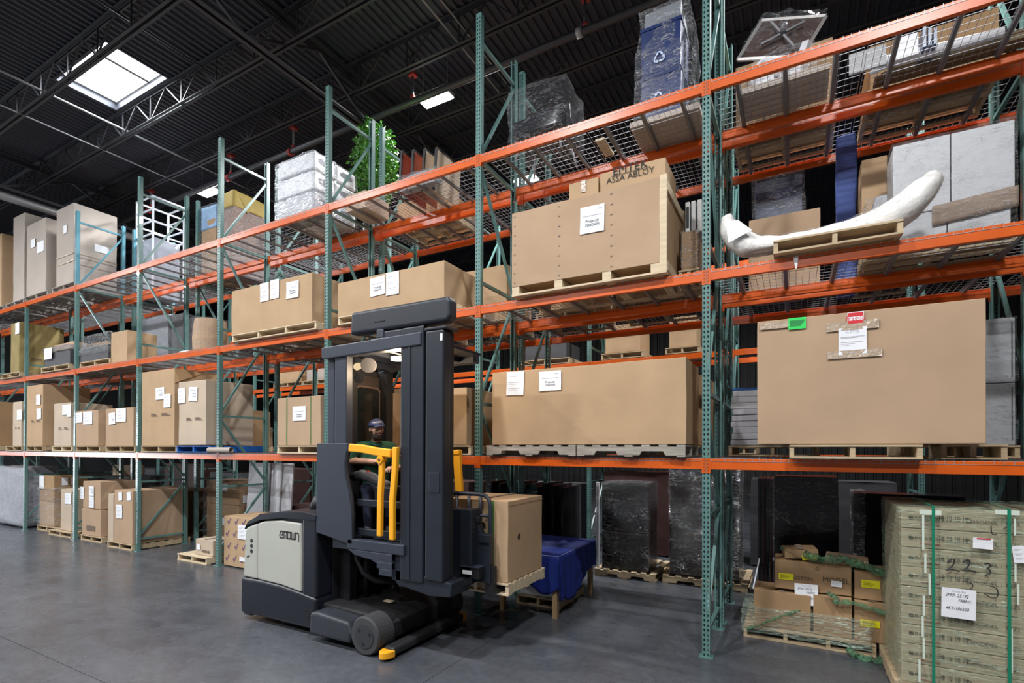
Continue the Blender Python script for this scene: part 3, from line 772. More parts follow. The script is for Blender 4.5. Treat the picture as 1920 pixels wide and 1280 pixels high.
# seventh bay
o = carton('cardboard_box', 'tall wide cardboard box with deep dark side at far left', 50, 80, 720, 5.64, z1+PH, 1.0, 0,
           papers=((68, 740, 76, 758, 'form'), (69, 766, 77, 785, 'form', .05)), print_=True)
palpx('wooden pallet under the tall box at far left', 49, 79, 5.62, 1.05, z1)
o = carton('cardboard_box', 'pale low cardboard box beside the tall box at far left', 101, 133, 754, 5.64, z1+PH, .85, 2,
           papers=((117, 759, 127, 777, 'form'), (126, 758, 133, 781, 'form')), print_=True)
palpx('wooden pallet under the pale low box at far left', 97, 134, 5.62, .95, z1, m_=WOODL)
o = carton('cardboard_box', 'pale cardboard box at the left edge on the lowest shelf', 24, 40, 752, 5.64, z1+PH, .85, 2, papers=((32, 768, 41, 786, 'form'),), print_=True)
palpx('wooden pallet under the pale box at the left edge', 10, 40, 5.62, .95, z1)
o = carton('cardboard_box', 'brown cardboard box cut by the left picture edge, lowest shelf', -27, -14, 752, 5.64, z1+PH, .95, 3)
palpx('wooden pallet cut by the left picture edge, lowest shelf', -27, -12, 5.62, 1.0, z1)

# ------------------------------------------------------------------ middle shelf level
# crate in the second bay
Y = 5.57
za, xa, xb = atY(1243, 330, Y).z, px(960, Y, 4.7), px(1250, Y, 4.7)
cr = thing('shipping_crate', ((xa+xb)/2, Y+.5, z2)); zb = z2+.14
KR = KRAFT[1]
softbox('front_panel', (xa, xb-.075, Y, Y+.02, zb-.02, za), KR, cr, 8, .008, 3, 2., .003)
softbox('inner_board', (xa+.03, xb-.09, Y+.03, Y+.95, zb, za-.10), KRAFT[3], cr, 2, .002, 3, 2., 0)
softbox('side_panel', (xb-.035, xb-.015, Y+.06, Y+1.0, zb, za-.02), KRAFT[0], cr, 4, .004, 3, 3., 0)
for y_ in (Y, Y+.97): MB().box(xb-.075, xb, y_, y_+.045, zb-.12, za+.02).build('corner_post', WOODL, parent=cr)
for x_ in (xa+.0, xa+(xb-xa)*.305, xa+(xb-xa)*.62, xb-.17):
    MB().box(x_, x_+.10, Y+.005, Y+.95, z2+.024, zb-.02).build('runner_block', WOODL, parent=cr)
MB().box(xa, xb, Y-.005, Y+.09, z2+.002, z2+.024).build('bottom_board', WOODL, parent=cr)
MB().box(xa, xb, Y+.86, Y+.95, z2+.002, z2+.024).build('bottom_board', WOODL, parent=cr)
MB().box(xb-.02, xb+.005, Y+.05, Y+1.0, za-.14, za-.04).build('side_rail', WOODL, parent=cr)
MB().box(xb-.02, xb+.005, Y+.05, Y+1.0, zb-.10, zb).build('side_rail', WOODL, parent=cr)
k = MB()
for xx in (965, 1048, 1146):
    X = px(xx, Y, 4.7)
    for j in range(8):
        z_ = zb+.03+j*(za-zb-.08)/7; k.cyl((X, Y-.010, z_), 'y', .010, .004, 8)
k.build('nail_head', mat('nail_dull', (.25, .2, .15), .5, .3), parent=cr)
paper(cr, 1088, 391, 1133, 431, Y, 'project', -.02)
tag(cr, 'big plywood and cardboard crate with a white sheet on its front', 'crate')
Ye = Y+.10
o = carton('cardboard_box', 'tan box with two printed lines lying on top of the big crate', 1125, 1248, 294, Ye, za+.021, .55, 0, wob=.004)
b = bx(o); 
for s_, yy, sz in (('EMTEK', 314, .105), ('ASSA ABLOY', 329, .075)):
    a = atY(1181, yy, Ye-.009); k = MB(); letter(k, s_, (a.x, Ye-.0095, a.z), (1, 0, 0), (0, 0, 1), sz*(1.25 if s_ == 'EMTEK' else 1.28)); k.build('lettering', INK, parent=o)
a = atY(1181, 321.5, Ye-.009); MB().box(a.x-.22, a.x+.22, Ye-.0095, Ye-.009, a.z-.003, a.z+.003).build('print_line', INK, parent=o)
o = carton('cardboard_box', 'small tan box on the big crate, left of the printed box', 1067, 1122, 331, Ye+.05, za+.021, .4, 0, wob=.003)
b = bx(o); X = b[0]+(b[1]-b[0])*.5
MB().box(X-.03, X+.03, b[2]-.009, b[2]-.008, b[5]-.14, b[5]).build('tape_strip', TAPE, parent=o)
# wrapped stack right of the crate
Yw = 6.0
xa, xb = px(1278, Yw, 4.6), px(1312, Yw, 4.6); zt = atY(1300, 432, Yw).z
o = softbox('wrapped_carton', (xa, xb-.02, Yw, Yw+.6, z2+PH, zt), KRAFT[3], cuts=4, wob=.006); tag(o, 'brown carton wrapped in film between crate and nearest upright', 'box')
shrink(o, (xa, xb-.02, Yw, Yw+.6, z2+PH+.01, zt-.015), FILM, seed=2.)
pallet('wooden pallet under the brown wrapped carton right of the crate', xa-.03, xb, Yw-.03, .65, z2)
MONW = mat('plastic_offwhite', (.62, .62, .60), .5)
for i in range(3):
    xx = xa+.03+i*.065
    t = MB().box(xx, xx+.05, Yw+.05, Yw+.5, zt+.002, zt+.36); m = t.build('monitor_bezel', MONW); tag(m, 'thin off-white panel standing on the wrapped carton, %s of three' % ['leftmost', 'middle', 'rightmost'][i], 'panel', 'off-white panels')
    bevel(m, .01)
    if i == 0:
        MB().box(xx+.008, xx+.042, Yw+.046, Yw+.05, zt+.06, zt+.30).build('dark_screen', BLACK, parent=m)
# third bay
o = carton('cardboard_box', 'long cardboard box above the lift truck with two paper sheets', 633, 833, 488, 5.60, z2+PH, .98, 0,
           papers=((694, 522, 722, 551, 'project', .04), (724, 512, 748, 550, 'form')), cuts=8)
palpx('pale pallet under the long box above the lift truck', 633, 836, 5.59, 1.0, z2, m_=WOODL, nst=4)
# fourth bay
o = carton('cardboard_box', 'cardboard crate box with three white sheets beside the mast', 434, 585, 510, 5.60, z2+PH, .98, 0,
           papers=((488, 532, 504, 563, 'form', .02), (507, 526, 523, 558, 'form'), (537, 530, 560, 556, 'project', -.02)), cuts=8)
palpx('pale pallet of four bearers under the three-sheet box', 434, 592, 5.59, 1.0, z2, m_=WOODL, nst=4)
# fifth bay: film wrapped roll and grey cabinet
c = atY(393, 640, 5.95); X = px(392, 5.95, 4.4)
t = MB().tube([(X, 5.98, z2+.002), (X, 5.98, z2+.25), (X, 5.98, z2+.5), (X, 5.98, z2+.62)], .30, 28, rs=[.30, .31, .29, .27])
o = tag(t.build('cardboard_drum', KRAFT[1], smooth=False), 'round cardboard drum wrapped in film on the middle shelf', 'drum')
t = MB(); pr = [(X, 5.98, z2+.01+.62*i/12) for i in range(13)]
t.tube(pr, .32, 28, rs=[.325-.02*abs(math.sin(i*2.1)) for i in range(13)]); t.build('stretch_wrap', FILMT, parent=o, smooth=True)
Yc = YB+.06
xa, xb = px(264, Yc, 4.5), px(327, Yc, 4.5); zt = atY(300, 592, Yc).z
o = softbox('steel_cabinet', (xa, xb-.28, Yc, Yc+.65, z2+.01, zt), mat('cabinet_bluegrey', (.24, .26, .30), .5), cuts=1, wob=.002); tag(o, 'dark grey cabinet wrapped in film on the middle shelf at left', 'cabinet')
shrink(o, (xa, xb-.28, Yc, Yc+.65, z2+.02, zt), FILM, seed=7.)
o2 = softbox('steel_cabinet', (xb-.24, xb+.25, Yc+.05, Yc+.65, z2+.01, zt-.03), mat('cabinet_charcoal', (.10, .105, .115), .5), cuts=1, wob=.002); tag(o2, 'charcoal cabinet beside the film wrapped grey cabinet', 'cabinet')
t = softbox('paper_bundle', (px(335, 5.72, 4.1), px(352, 5.72, 4.1), 5.72, 5.90, z2+.006, z2+.03), PAPER, cuts=2, wob=.006); tag(t, 'flat white bundle lying before the charcoal cabinet', 'paper')
# sixth bay: dark bench with bubble wrap
Yb = 5.66
xa, xb = px(84, Yb, 4.3), px(132, Yb, 4.3)
bn = thing('wrapped_bench', ((xa+xb)/2, Yb+.4, z2+PH))
softbox('bench_base', (xa, xb-.02, Yb, Yb+.85, z2+PH, z2+PH+.34), mat('bench_charcoal', (.05, .05, .055), .6), bn, 2, .004, 2, 1.)
softbox('bubble_wrap', (xa-.05, xb+.0, Yb-.03, Yb+.86, z2+PH+.345, z2+PH+.47), FILMD, bn, 10, .03, 3, 2., 0, smooth=True, fine=.015)
softbox('kraft_pad', (xa+.25, xb-.1, Yb+.1, Yb+.8, z2+PH+.40, z2+PH+.56), KRAFT[1], bn, 4, .02, 3, 4., .01)
tag(bn, 'dark bench topped with bubble wrap on the middle shelf at left', 'bench')
paper(bn, 83, 654, 97, 672, Yb-.03, 'form')
pallet('wooden pallet under the bubble-wrapped dark bench', xa-.12, xb+.0, Yb-.04, .95, z2)
o = carton('cardboard_box', 'tan carton standing right of the film-wrapped dark furniture', 208, 238, 618, 5.74, z2+.01, .6, 0)
o = carton('wrapped_furniture', 'dark furniture piece under wrinkled film, right of the blue-green upright', 150, 203, 655, 5.72, z2+PH, .85, mat('bench_charcoal', (.05, .05, .055), .6), cat='furniture', tx=150)
b = bx(o); softbox('stretch_wrap', (b[0]-.02, b[1]+.02, b[2]-.02, b[3], b[4]+.15, b[5]+.30), FILM, o, 12, .03, 3, 5., 0, smooth=True, fine=.02, taper=.92)
palpx('wooden pallet under the film-wrapped dark furniture', 149, 205, 5.70, .95, z2)
# seventh bay: olive carton
o = carton('cardboard_box', 'olive-brown carton with green tape at the far left', 20, 36, 603, 5.62, z2+PH, .95, OLIVE, papers=((29, 606, 36, 625, 'blank'),))
b = bx(o); a = MB(); letter(a, 'ITEM N', (b[1]+.009, b[2]+.42, b[4]+.36), (0, 1, 0), (0, 0, 1), .11); a.build('lettering', INK, parent=o)
palpx('wooden pallet under the olive-brown carton', 0, 36, 5.60, 1.0, z2)

# ------------------------------------------------------------------ top shelf level, left part
o = carton('tall_carton', 'tall whitish carton beside the blue-green upright on top', 106, 138, 380, 5.72, z3+PH, .90, CARTON_W, wob=.012,
           papers=((119, 424, 125, 436, 'blank'),))
b = bx(o)
MB().box(b[1]+.010, b[1]+.011, b[2]+.42, b[2]+.72, b[4]+.88, b[4]+1.06).build('paper_sheet', PAPER, parent=o)
for zz in (.45, .62, .70): MB().box(b[1]+.008, b[1]+.0095, b[2]+.0, b[3], b[4]+zz, b[4]+zz+.012).build('band', mat('band_brown', (.33, .25, .18), .6), parent=o)
for zz in (.5, .68): MB().box(b[0]+.0, b[1], b[2]-.012, b[2]-.011, b[4]+zz, b[4]+zz+.03).build('tape_strip', TAPE, parent=o)
palpx('worn pallet under the tall whitish carton beside the blue-green upright', 97, 139, 5.70, 1.0, z3, m_=WOODG)
o = carton('tall_carton', 'tall whitish carton, right one of the pair at far left top', 50, 86, 407, 5.72, z3+PH, .62, CARTON_W, wob=.012, papers=((58, 450, 66, 462, 'blank'), (70, 455, 82, 470, 'blank')))
palpx('worn pallet under the right carton of the far left pair', 46, 88, 5.70, 1.0, z3, m_=WOODG)
o = carton('tall_carton', 'tall whitish carton, left one of the pair at far left top', 25, 46, 398, 5.74, z3+PH, .7, CARTON_W, wob=.012)
palpx('worn pallet under the left carton of the far left pair', 10, 43, 5.72, 1.0, z3, m_=WOODG)
o = carton('tall_carton', 'tall tan carton cut by the left picture edge on top', -25, 3, 437, 5.74, z3+PH, .9, 0, papers=())
palpx('worn pallet under the carton cut by the left edge on top', -26, 5, 5.72, 1.0, z3, m_=WOODG)

# ------------------------------------------------------------------ top shelf level, centre and right
# white metal frame rack
Yq = YB+.08; xa, xb = px(254, Yq, 7), px(284, Yq, 7); zt = atY(283, 366, Yq).z
WHM = mat('metal_white_paint', (.72, .75, .80), .4)
fr = thing('metal_frame', ((xa+xb)/2, Yq+.4, z3))
for x_ in (xa, xb):
    for y_ in (Yq, Yq+.75): MB().box(x_, x_+.04, y_, y_+.04, z3+.012, zt).build('post', WHM, parent=fr)
for zz in (zt-.04, zt-.36, zt-.66, zt-.98):
    for y_ in (Yq, Yq+.75): MB().box(xa+.04, xb, y_+.005, y_+.035, zz, zz+.035).build('rail', WHM, parent=fr)
    for x_ in (xa, xb): MB().box(x_+.005, x_+.035, Yq+.04, Yq+.75, zz, zz+.035).build('rail', WHM, parent=fr)
tag(fr, 'white metal frame rack on the top shelf, open sided', 'frame')
o = softbox('wrapped_bundle', (xa+.06, xb-.04, Yq+.08, Yq+.70, z3+.012, zt-1.02), mat('foam_bluegrey', (.42, .45, .52), .7), cuts=4, wob=.02, seed=3.); tag(o, 'pale blue-grey bundle inside the white metal frame', 'bundle')
shrink(o, (xa+.07, xb-.05, Yq+.09, Yq+.69, z3+.02, zt-1.05), FILM, seed=4., inf=.0)
# blue wrapped carton and yellow covered carton
BLW = mat('cloth_pale_blue', (.22, .36, .55), .7, var=.1)
Yq = YB+.08
xa, xb = -12.02, -11.45; zt = atY(380, 392, Yq).z
o = softbox('wrapped_carton', (xa, xb+.0, Yq, Yq+.8, z3+PH, zt-.30), KRAFT[3], cuts=3, wob=.01, seed=1.); tag(o, 'carton draped in pale blue cloth and film on top', 'box')
softbox('cloth_cover', (xa-.012, xb+.012, Yq-.012, Yq+.812, zt-.52, zt), BLW, o, 8, .02, 3, 2., 0, smooth=True)
shrink(o, (xa, xb+.0, Yq, Yq+.8, z3+PH+.02, zt), FILMT, seed=4., inf=.03)
pallet('wooden pallet under the blue-draped carton on top', xa-.0, xb+.03, Yq-.02, .9, z3)
YLW = mat('cloth_mustard', (.38, .28, .07), .65, var=.12)
Yq = YB+.08
xa, xb = px(412, Yq, 6.6), px(437, Yq, 6.6)+.03; zt = atY(437, 358, Yq).z
o = softbox('wrapped_carton', (xa, xb, Yq, Yq+.8, z3+.02, zt-.02), mat('carton_mauve', (.26, .165, .13), .7, var=.1), cuts=4, wob=.006, seed=2.); tag(o, 'brown carton under mustard yellow cover and shiny film', 'box')
softbox('yellow_cover', (xa-.015, xb+.015, Yq-.015, Yq+.815, zt-.34, zt+.01), YLW, o, 8, .02, 3, 2., 0, smooth=True)
MB().add([(xb+.022, Yq+.12, zt-.10), (xb+.022, Yq+.45, zt-.12), (xb+.03, Yq+.30, zt-.40), (xb+.035, Yq+.2, zt-.2)], [(0, 3, 1), (3, 2, 1), (0, 2, 3)]).build('cover_corner', YLW, parent=o)
shrink(o, (xa, xb, Yq, Yq+.8, z3+.03, zt-.36), FILM, seed=9., inf=.022)
# white stacked chests with oval handle openings
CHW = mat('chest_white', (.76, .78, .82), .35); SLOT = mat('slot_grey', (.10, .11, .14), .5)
xa, xb = px(517, 5.74, 6.6), px(588, 5.74, 6.6)
rows = [(z3+.02, .34), (z3+.37, .33), (z3+.71, .30)]
for r_, (zb, h) in enumerate(rows):
    for c_ in range(2):
        y0 = 5.74+c_*.47
        o = softbox('storage_chest', (xa+.02*r_, xb, y0, y0+.455, zb, zb+h-.01), CHW, cuts=2, wob=.004, seed=r_+c_*4., bev=.03, taper=.97)
        tag(o, 'white film-wrapped storage chest, %s layer, %s of its pair' % (['bottom', 'middle', 'top'][r_], ['near one', 'far one'][c_]), 'chest', 'stacked white chests')
        m = MB(); n = 20; X = xb+.002
        for k, (rr, dx) in enumerate(((1., .004), (.72, .007))):
            pass
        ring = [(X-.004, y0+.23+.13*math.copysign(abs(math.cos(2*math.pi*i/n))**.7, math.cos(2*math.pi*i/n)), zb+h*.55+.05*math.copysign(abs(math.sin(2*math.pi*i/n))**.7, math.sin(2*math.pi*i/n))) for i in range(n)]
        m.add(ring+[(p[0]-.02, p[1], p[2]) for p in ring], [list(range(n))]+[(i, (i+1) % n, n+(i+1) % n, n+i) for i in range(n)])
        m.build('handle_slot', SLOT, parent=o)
        if c_ == 0: shrink(o, (xa, xb, y0, y0+.455, zb, zb+h-.02), FILMD if r_ < 1 else FILM, seed=r_*3., inf=.010, wob=.012, cuts=10)
        else: shrink(o, (xa+.05, xb, y0+.02, y0+.45, zb, zb+h-.02), FILMT, seed=r_*5., inf=.010, wob=.012, cuts=10)
# open wooden box and black pot with plant
Yp = 6.12
xa, xb = px(630, Yp, 6.3), px(678, Yp, 6.3)
o = carton('cardboard_box', 'tan flat box lying right of the white chests on top', 630, 676, 420, 6.05, z3+.012, .55, 2, X=(-6.45, -6.02), zt=z3+.28)
LEAF = [mat('leaf_green', (.055, .19, .025), .5, var=.3, vs=20), mat('leaf_light', (.12, .31, .04), .5, var=.2, vs=20)]
PY = 7.35; pc = atY(702, 300, PY); PXc = pc.x
pl = thing('potted_tree', (PXc, PY, z3+.012))
MB().tube([(PXc, PY, z3+.012), (PXc, PY, z3+.25), (PXc, PY, z3+.42)], .16, 20, rs=[.15, .19, .22]).build('pot', mat('pot_black', (.012, .012, .014), .4), parent=pl, smooth=True)
MB().tube([(PXc, PY, z3+.3), (PXc+.03, PY, z3+.8), (PXc-.02, PY, z3+1.5)], .016, 8).build('trunk', mat('bark', (.10, .07, .04), .9), parent=pl, smooth=True)
lf = [MB(), MB()]; rr = random.Random(3)
TOPZ = atY(700, 226, PY).z
for i in range(2600):
    while True:
        u = Vector((rr.uniform(-1, 1), rr.uniform(-1, 1), rr.uniform(-1, 1)))
        if .25 < u.length < 1: break
    c = Vector((PXc+u.x*.55*(1-.25*max(0, u.z)), PY+u.y*.40, (TOPZ+z3+.62)/2+u.z*(TOPZ-z3-.60)/2))
    c += Vector((nz(c, 3.), nz(c, 3., 4), 0))*.10
    d = Vector((rr.uniform(-1, 1), rr.uniform(-1, 1), rr.uniform(-.9, .3))).normalized(); l = rr.uniform(.06, .11)
    s_ = d.cross(Vector((rr.uniform(-1, 1), rr.uniform(-1, 1), 1))).normalized()*l*.28; up_ = d.cross(s_).normalized()*l*.06
    lf[0 if rr.random() < .6 else 1].add([c, c+d*l*.45+s_+up_, c+d*l, c+d*l*.45-s_+up_, c+d*l*.5-up_], [(0, 4, 1), (1, 4, 2), (2, 4, 3), (3, 4, 0)])
for i in range(2): stuff(lf[i].build('foliage', LEAF[i], parent=pl))
tag(pl, 'leafy green artificial tree in black pot on the top shelf', 'plant')
# picture frames leaning, wrapped
for i in range(4):
    a = atY(772+i*17, 300+i*4, 6.1+i*.08)
    X = -5.25+i*.17; y0 = 5.98+.06*i
    t = thing('framed_board', (X, y0, z3+.012))
    def qq(dx, dy, z): return (X+dx+.22*(z-z3)*.35, y0+dy, z)
    for nm, m_, e in (('board', KRAFT[2] if i > 1 else mat('board_red', (.30, .06, .03), .6), 0), ):
        MB().add([qq(0, 0, z3+.012), qq(.02, 0, z3+.012), qq(.02, .62, z3+.012), qq(0, .62, z3+.012), qq(0, 0, z3+.62), qq(.02, 0, z3+.62), qq(.02, .62, z3+.62), qq(0, .62, z3+.62)],
                 [(0, 3, 2, 1), (4, 5, 6, 7), (0, 1, 5, 4), (1, 2, 6, 5), (2, 3, 7, 6), (3, 0, 4, 7)]).build('board', m_, parent=t)
    MB().bar(qq(.01, -.01, z3+.012), qq(.01, -.01, z3+.63), .035, .025).build('edge_frame', BLACK, parent=t)
    MB().bar(qq(.01, -.01, z3+.63), qq(.01, .63, z3+.63), .035, .025).build('edge_frame', BLACK, parent=t)
    tag(t, '%s of four leaning framed boards beside the leafy tree' % ['leftmost', 'second', 'third', 'rightmost'][i], 'board', 'leaning framed boards')
o = softbox('wrapped_bundle', (-5.2, -4.55, 5.98, 6.5, z3+.012, z3+.0121+.18), mat('bundle_grey', (.3, .3, .33), .7), cuts=5, wob=.04, seed=3.); o.location.y -= .22; o.location.x += .0
o.scale = (1, .3, 1); tag(o, 'low grey bundle in film before the leaning boards', 'bundle')
shrink(o, (-5.2, -4.55, 5.98, 6.5, z3+.02, z3+.2), FILM, seed=6., inf=.03, wob=.04)
# black wrapped chair heap
Yk = 6.02
BLKV = mat('vinyl_black', (.012, .012, .015), .25, bump=.3, bs=8)
ck = thing('wrapped_chair', (-2.95, 6.4, z3+.012))
softbox('seat_cushion', (-3.3, -2.6, 6.02, 6.6, z3+.30, z3+.52), BLKV, ck, 6, .05, 2, 1., .03, smooth=True)
softbox('backrest', (-3.25, -2.65, 6.42, 6.62, z3+.45, z3+.86), BLKV, ck, 6, .05, 2, 4., .03, smooth=True)
for a, b2 in (((-3.2, 6.1), (-3.28, 6.05)), ((-2.7, 6.1), (-2.62, 6.05)), ((-3.2, 6.5), (-3.28, 6.6)), ((-2.7, 6.5), (-2.62, 6.6))):
    MB().tube([(a[0], a[1], z3+.36), (b2[0], b2[1], z3+.012)], .014, 8).build('leg', WIRE, parent=ck, smooth=True)
softbox('stretch_wrap', (-3.36, -2.54, 5.98, 6.66, z3+.2, z3+.9), FILMT, ck, 12, .04, 3, 2., 0, smooth=True, fine=.01)
tag(ck, 'black padded chair under thin film on top, left of blue bins', 'chair')
o = softbox('wood_offcut', (-2.2, -2.08, 6.15, 6.55, z3+.012, z3+.04), WOODL, cuts=0, wob=0); tag(o, 'short pale wood slat on the wire deck left of blue bins', 'slat')
# blue recycling bins
BIN = mat('bin_blue', (.005, .022, .115), .35, var=.15, vs=3)
Yn = 6.14; xa, xb = px(1201, Yn, 6.6), px(1279, Yn, 6.6)
tr = softbox('cardboard_tray', (px(1181, Yn-.04, 6.1), px(1317, Yn-.04, 6.1)-.03, Yn-.05, Yn+.62, z3+.006, z3+.075), CARTON_W, cuts=4, wob=.006); tag(tr, 'pale cardboard tray under the blue recycling bins', 'tray')
def recycle(mb, c, s, u=(1, 0, 0), v=(0, 0, 1), n=(0, -1, 0)):
    c, u, v, n = Vector(c), Vector(u), Vector(v), Vector(n)
    cor = [c+(u*math.cos(math.pi/2+k*2*math.pi/3)+v*math.sin(math.pi/2+k*2*math.pi/3))*s*1.15 for k in range(3)]
    w = .13*s
    for k in range(3):
        a, nx_, pv = cor[k], cor[(k+1) % 3], cor[(k+2) % 3]
        P_ = [a.lerp(pv, .50), a.lerp(pv, .20), a.lerp(nx_, .20), a.lerp(nx_, .30)]
        for p, q in zip(P_[:-1], P_[1:]):
            t = (q-p).normalized(); z = t.cross(n).normalized()*w; mb.add([p-z, q-z, q+z, p+z], [(0, 1, 2, 3)])
        t = (nx_-a).normalized(); z = t.cross(n).normalized()*w*2.1; e = P_[-1]
        mb.add([e-z, e+t*.34*s, e+z], [(0, 1, 2)])
binz = [(z3+.08, 135, 'lower'), (None, 40, 'upper')]
zlo = z3+.082; zmid = atY(1240, 133, Yn).z; zhi = atY(1240, 42, Yn).z
for zb, zt, nm, cz in ((zlo, zmid-.01, 'lower', 183), (zmid, zhi, 'upper', 107)):
    o = softbox('recycling_bin', (xa+.015, xb-.015, Yn, Yn+.5, zb, zt), BIN, cuts=5, wob=.006, taper=1.04, seed=zb); tag(o, '%s of the two blue recycling bins under film' % nm, 'bin', 'blue recycling bins')
    m = MB().box(xa-.005, xb+.005, Yn-.018, Yn+.518, zt-.05, zt-.02).build('rim', BIN, parent=o)
    a = atY(1236 if nm == 'upper' else 1234, cz, Yn-.02); m = MB(); recycle(m, (a.x, Yn-.022, a.z), .075); m.build('recycling_emblem', mat('emblem_pale_blue', (.55, .65, .85), .5), parent=o)
o = softbox('grey_box', (xa+.04, xb-.02, Yn+.03, Yn+.47, zhi+.006, zhi+.20), mat('plastic_grey', (.22, .24, .27), .5), cuts=4, wob=.02); tag(o, 'grey piece under film on top of the blue bins', 'box')
o = softbox('stretch_film', (px(1187, Yn, 6.6), px(1314, Yn, 6.6)-.06, Yn-.045, Yn+.6, z3+.08, zhi+.23), FILM, None, 22, .05, 3, 2., 0, smooth=True, fine=.02, fs=10, taper=.80); tag(o, 'clear crinkled stretch film around the blue recycling bins', 'film')
# rightmost bay: wrapped table and chair
FT = mat('table_brown', (.055, .030, .024), .5)
tb = thing('wrapped_table', (-.05, 6.3, z3+.1))
A, B_, C_ = atY(1383, 112, 6.10), atY(1428, 39, 6.30), atY(1549, 30, 6.40)
D_ = A+(C_-B_); nrm = (B_-A).cross(C_-B_).normalized()
if nrm.y > 0: nrm = -nrm
th = nrm*(-.03)
mm = MB(); mm.add([A, B_, C_, D_, A+th, B_+th, C_+th, D_+th], [(0, 1, 2, 3), (7, 6, 5, 4), (0, 4, 5, 1), (1, 5, 6, 2), (2, 6, 7, 3), (3, 7, 4, 0)]); mm.build('table_top', FT, parent=tb, fix=True)
for p, q in ((A, B_), (B_, C_), (C_, D_), (D_, A)): MB().bar(p, q, .022, .03).build('top_edging', mat('edge_silver', (.5, .48, .46), .4, .4), parent=tb)
cc = (A+C_)/2+nrm*.05
ax = (B_-A).normalized(); ay = (C_-B_).normalized()
for d in (ax+ay, ax-ay, -ax-ay, -ax+ay):
    d = d.normalized(); MB().bar(cc, cc+d*.24, .03, .02).build('base_arm', CHAN, parent=tb)
MB().tube([cc, cc+nrm*.10], .03, 12).build('pedestal', CHAN, parent=tb, smooth=True)
m = MB(); n = 12
m.grid(lambda u, v: A+(B_-A)*v+(C_-B_)*u+nrm*(.08+.05*nz((u*3, v*3, 1), 2)+.10*math.sin(math.pi*u)*math.sin(math.pi*v)), n, n)
m.build('stretch_wrap', FILMT, parent=tb, smooth=True)
tag(tb, 'square dark brown pedestal table on edge, wrapped in film, top right', 'table')
ch = thing('wrapped_chair', (.1, 6.3, z3+.1))
WC = mat('chair_shell_white', (.68, .69, .73), .4)
cx0, cx1 = px(1410, 6.15, 6.2), px(1532, 6.15, 6.2)
softbox('seat_shell', (cx0+.02, cx1-.15, 6.15, 6.55, z3+.08, z3+.16), WC, ch, 6, .02, 3, 1., .02, smooth=True)
softbox('backrest', (cx1-.22, cx1-.15, 6.15, 6.55, z3+.10, z3+.42), WC, ch, 6, .02, 3, 3., .02, smooth=True, skew=(.09, 0))
for yy in (6.14, 6.56):
    MB().tube([(cx0+.02, yy, z3+.09), (cx0, yy, z3+.25), (cx0+.10, yy, z3+.34), (cx0+.22, yy, z3+.30), (cx0+.24, yy, z3+.12)], .022, 8).build('arm_loop', WC, parent=ch, smooth=True)
softbox('stretch_wrap', (cx0-.03, cx1, 6.10, 6.60, z3+.075, z3+.40), FILM, ch, 14, .04, 3, 6., 0, smooth=True, fine=.02, taper=.85)
tag(ch, 'white chair shell wrapped in shiny film below the brown table', 'chair')
cb = MB()
for i in range(4): cb.box(px(1389, 6.1, 6.05), px(1556, 6.1, 6.05)-.0, 6.08, 6.62, z3+.002+i*.016, z3+.002+i*.016+.012)
o = tag(cb.build('folded_cardboard', CARTON_W), 'folded pale cardboard layers under the wrapped white chair', 'cardboard')
# far right of the top level
Yt = 6.35
o = softbox('whiteboard', (px(1677, Yt, 6.6), px(1722, Yt, 6.6), Yt, Yt+.03, z3+.05, atY(1700, 66, Yt).z), mat('panel_white', (.75, .76, .80), .4), cuts=1, wob=.002); tag(o, 'white rectangular panel standing at the top right', 'panel')
for i in range(3):
    X = px(1727+i*10, Yt, 6.6); m = MB().box(X, X+.025, Yt-.08, Yt+.2, z3+.05, atY(1738, 58, Yt).z-.02*i).build('glass_frame', mat('frame_bluegrey', (.10, .16, .26), .25), fix=False); tag(m, '%s blue-grey glass frame beside the white panel at top right' % ['first', 'second', 'third'][i], 'frame', 'blue-grey glass frames')
pts_ = [(px(1632, 6.45, 6.05), 6.42, z3+.03), (px(1660, 6.45, 6.05), 6.42, z3+.10), (px(1720, 6.45, 6.05), 6.42, z3+.085), (px(1800, 6.45, 6.05), 6.42, z3+.07), (px(1880, 6.45, 6.05), 6.42, z3+.06)]
t = MB().tube(pts_, .06, 12, rs=[.02, .06, .055, .05, .04]); o = tag(t.build('foam_roll', mat('foam_white', (.70, .71, .74), .6), smooth=True), 'long white foam roll lying along the top right shelf', 'roll')
for i in range(3):
    o = softbox('brown_board', (px(1640+i*12, 6.5, 6.03), 2.0, 6.50, 6.66, z3+.004+i*.03, z3+.03+i*.03), mat('board_brown', (.15, .10, .05), .7, var=.3, vs=4, stretch=(1, 6, 6)), cuts=0, wob=0); tag(o, '%s brown board stacked behind the white foam roll' % ['lowest', 'middle', 'upper'][i], 'board', 'brown boards')
o = softbox('grey_board', (px(1592, 6.3, 6.1), px(1662, 6.3, 6.1), 6.30, 6.33, z3+.01, z3+.22), mat('panel_grey', (.34, .35, .36), .5), cuts=0, wob=0); tag(o, 'low grey panel right of the wrapped chair at top', 'panel')

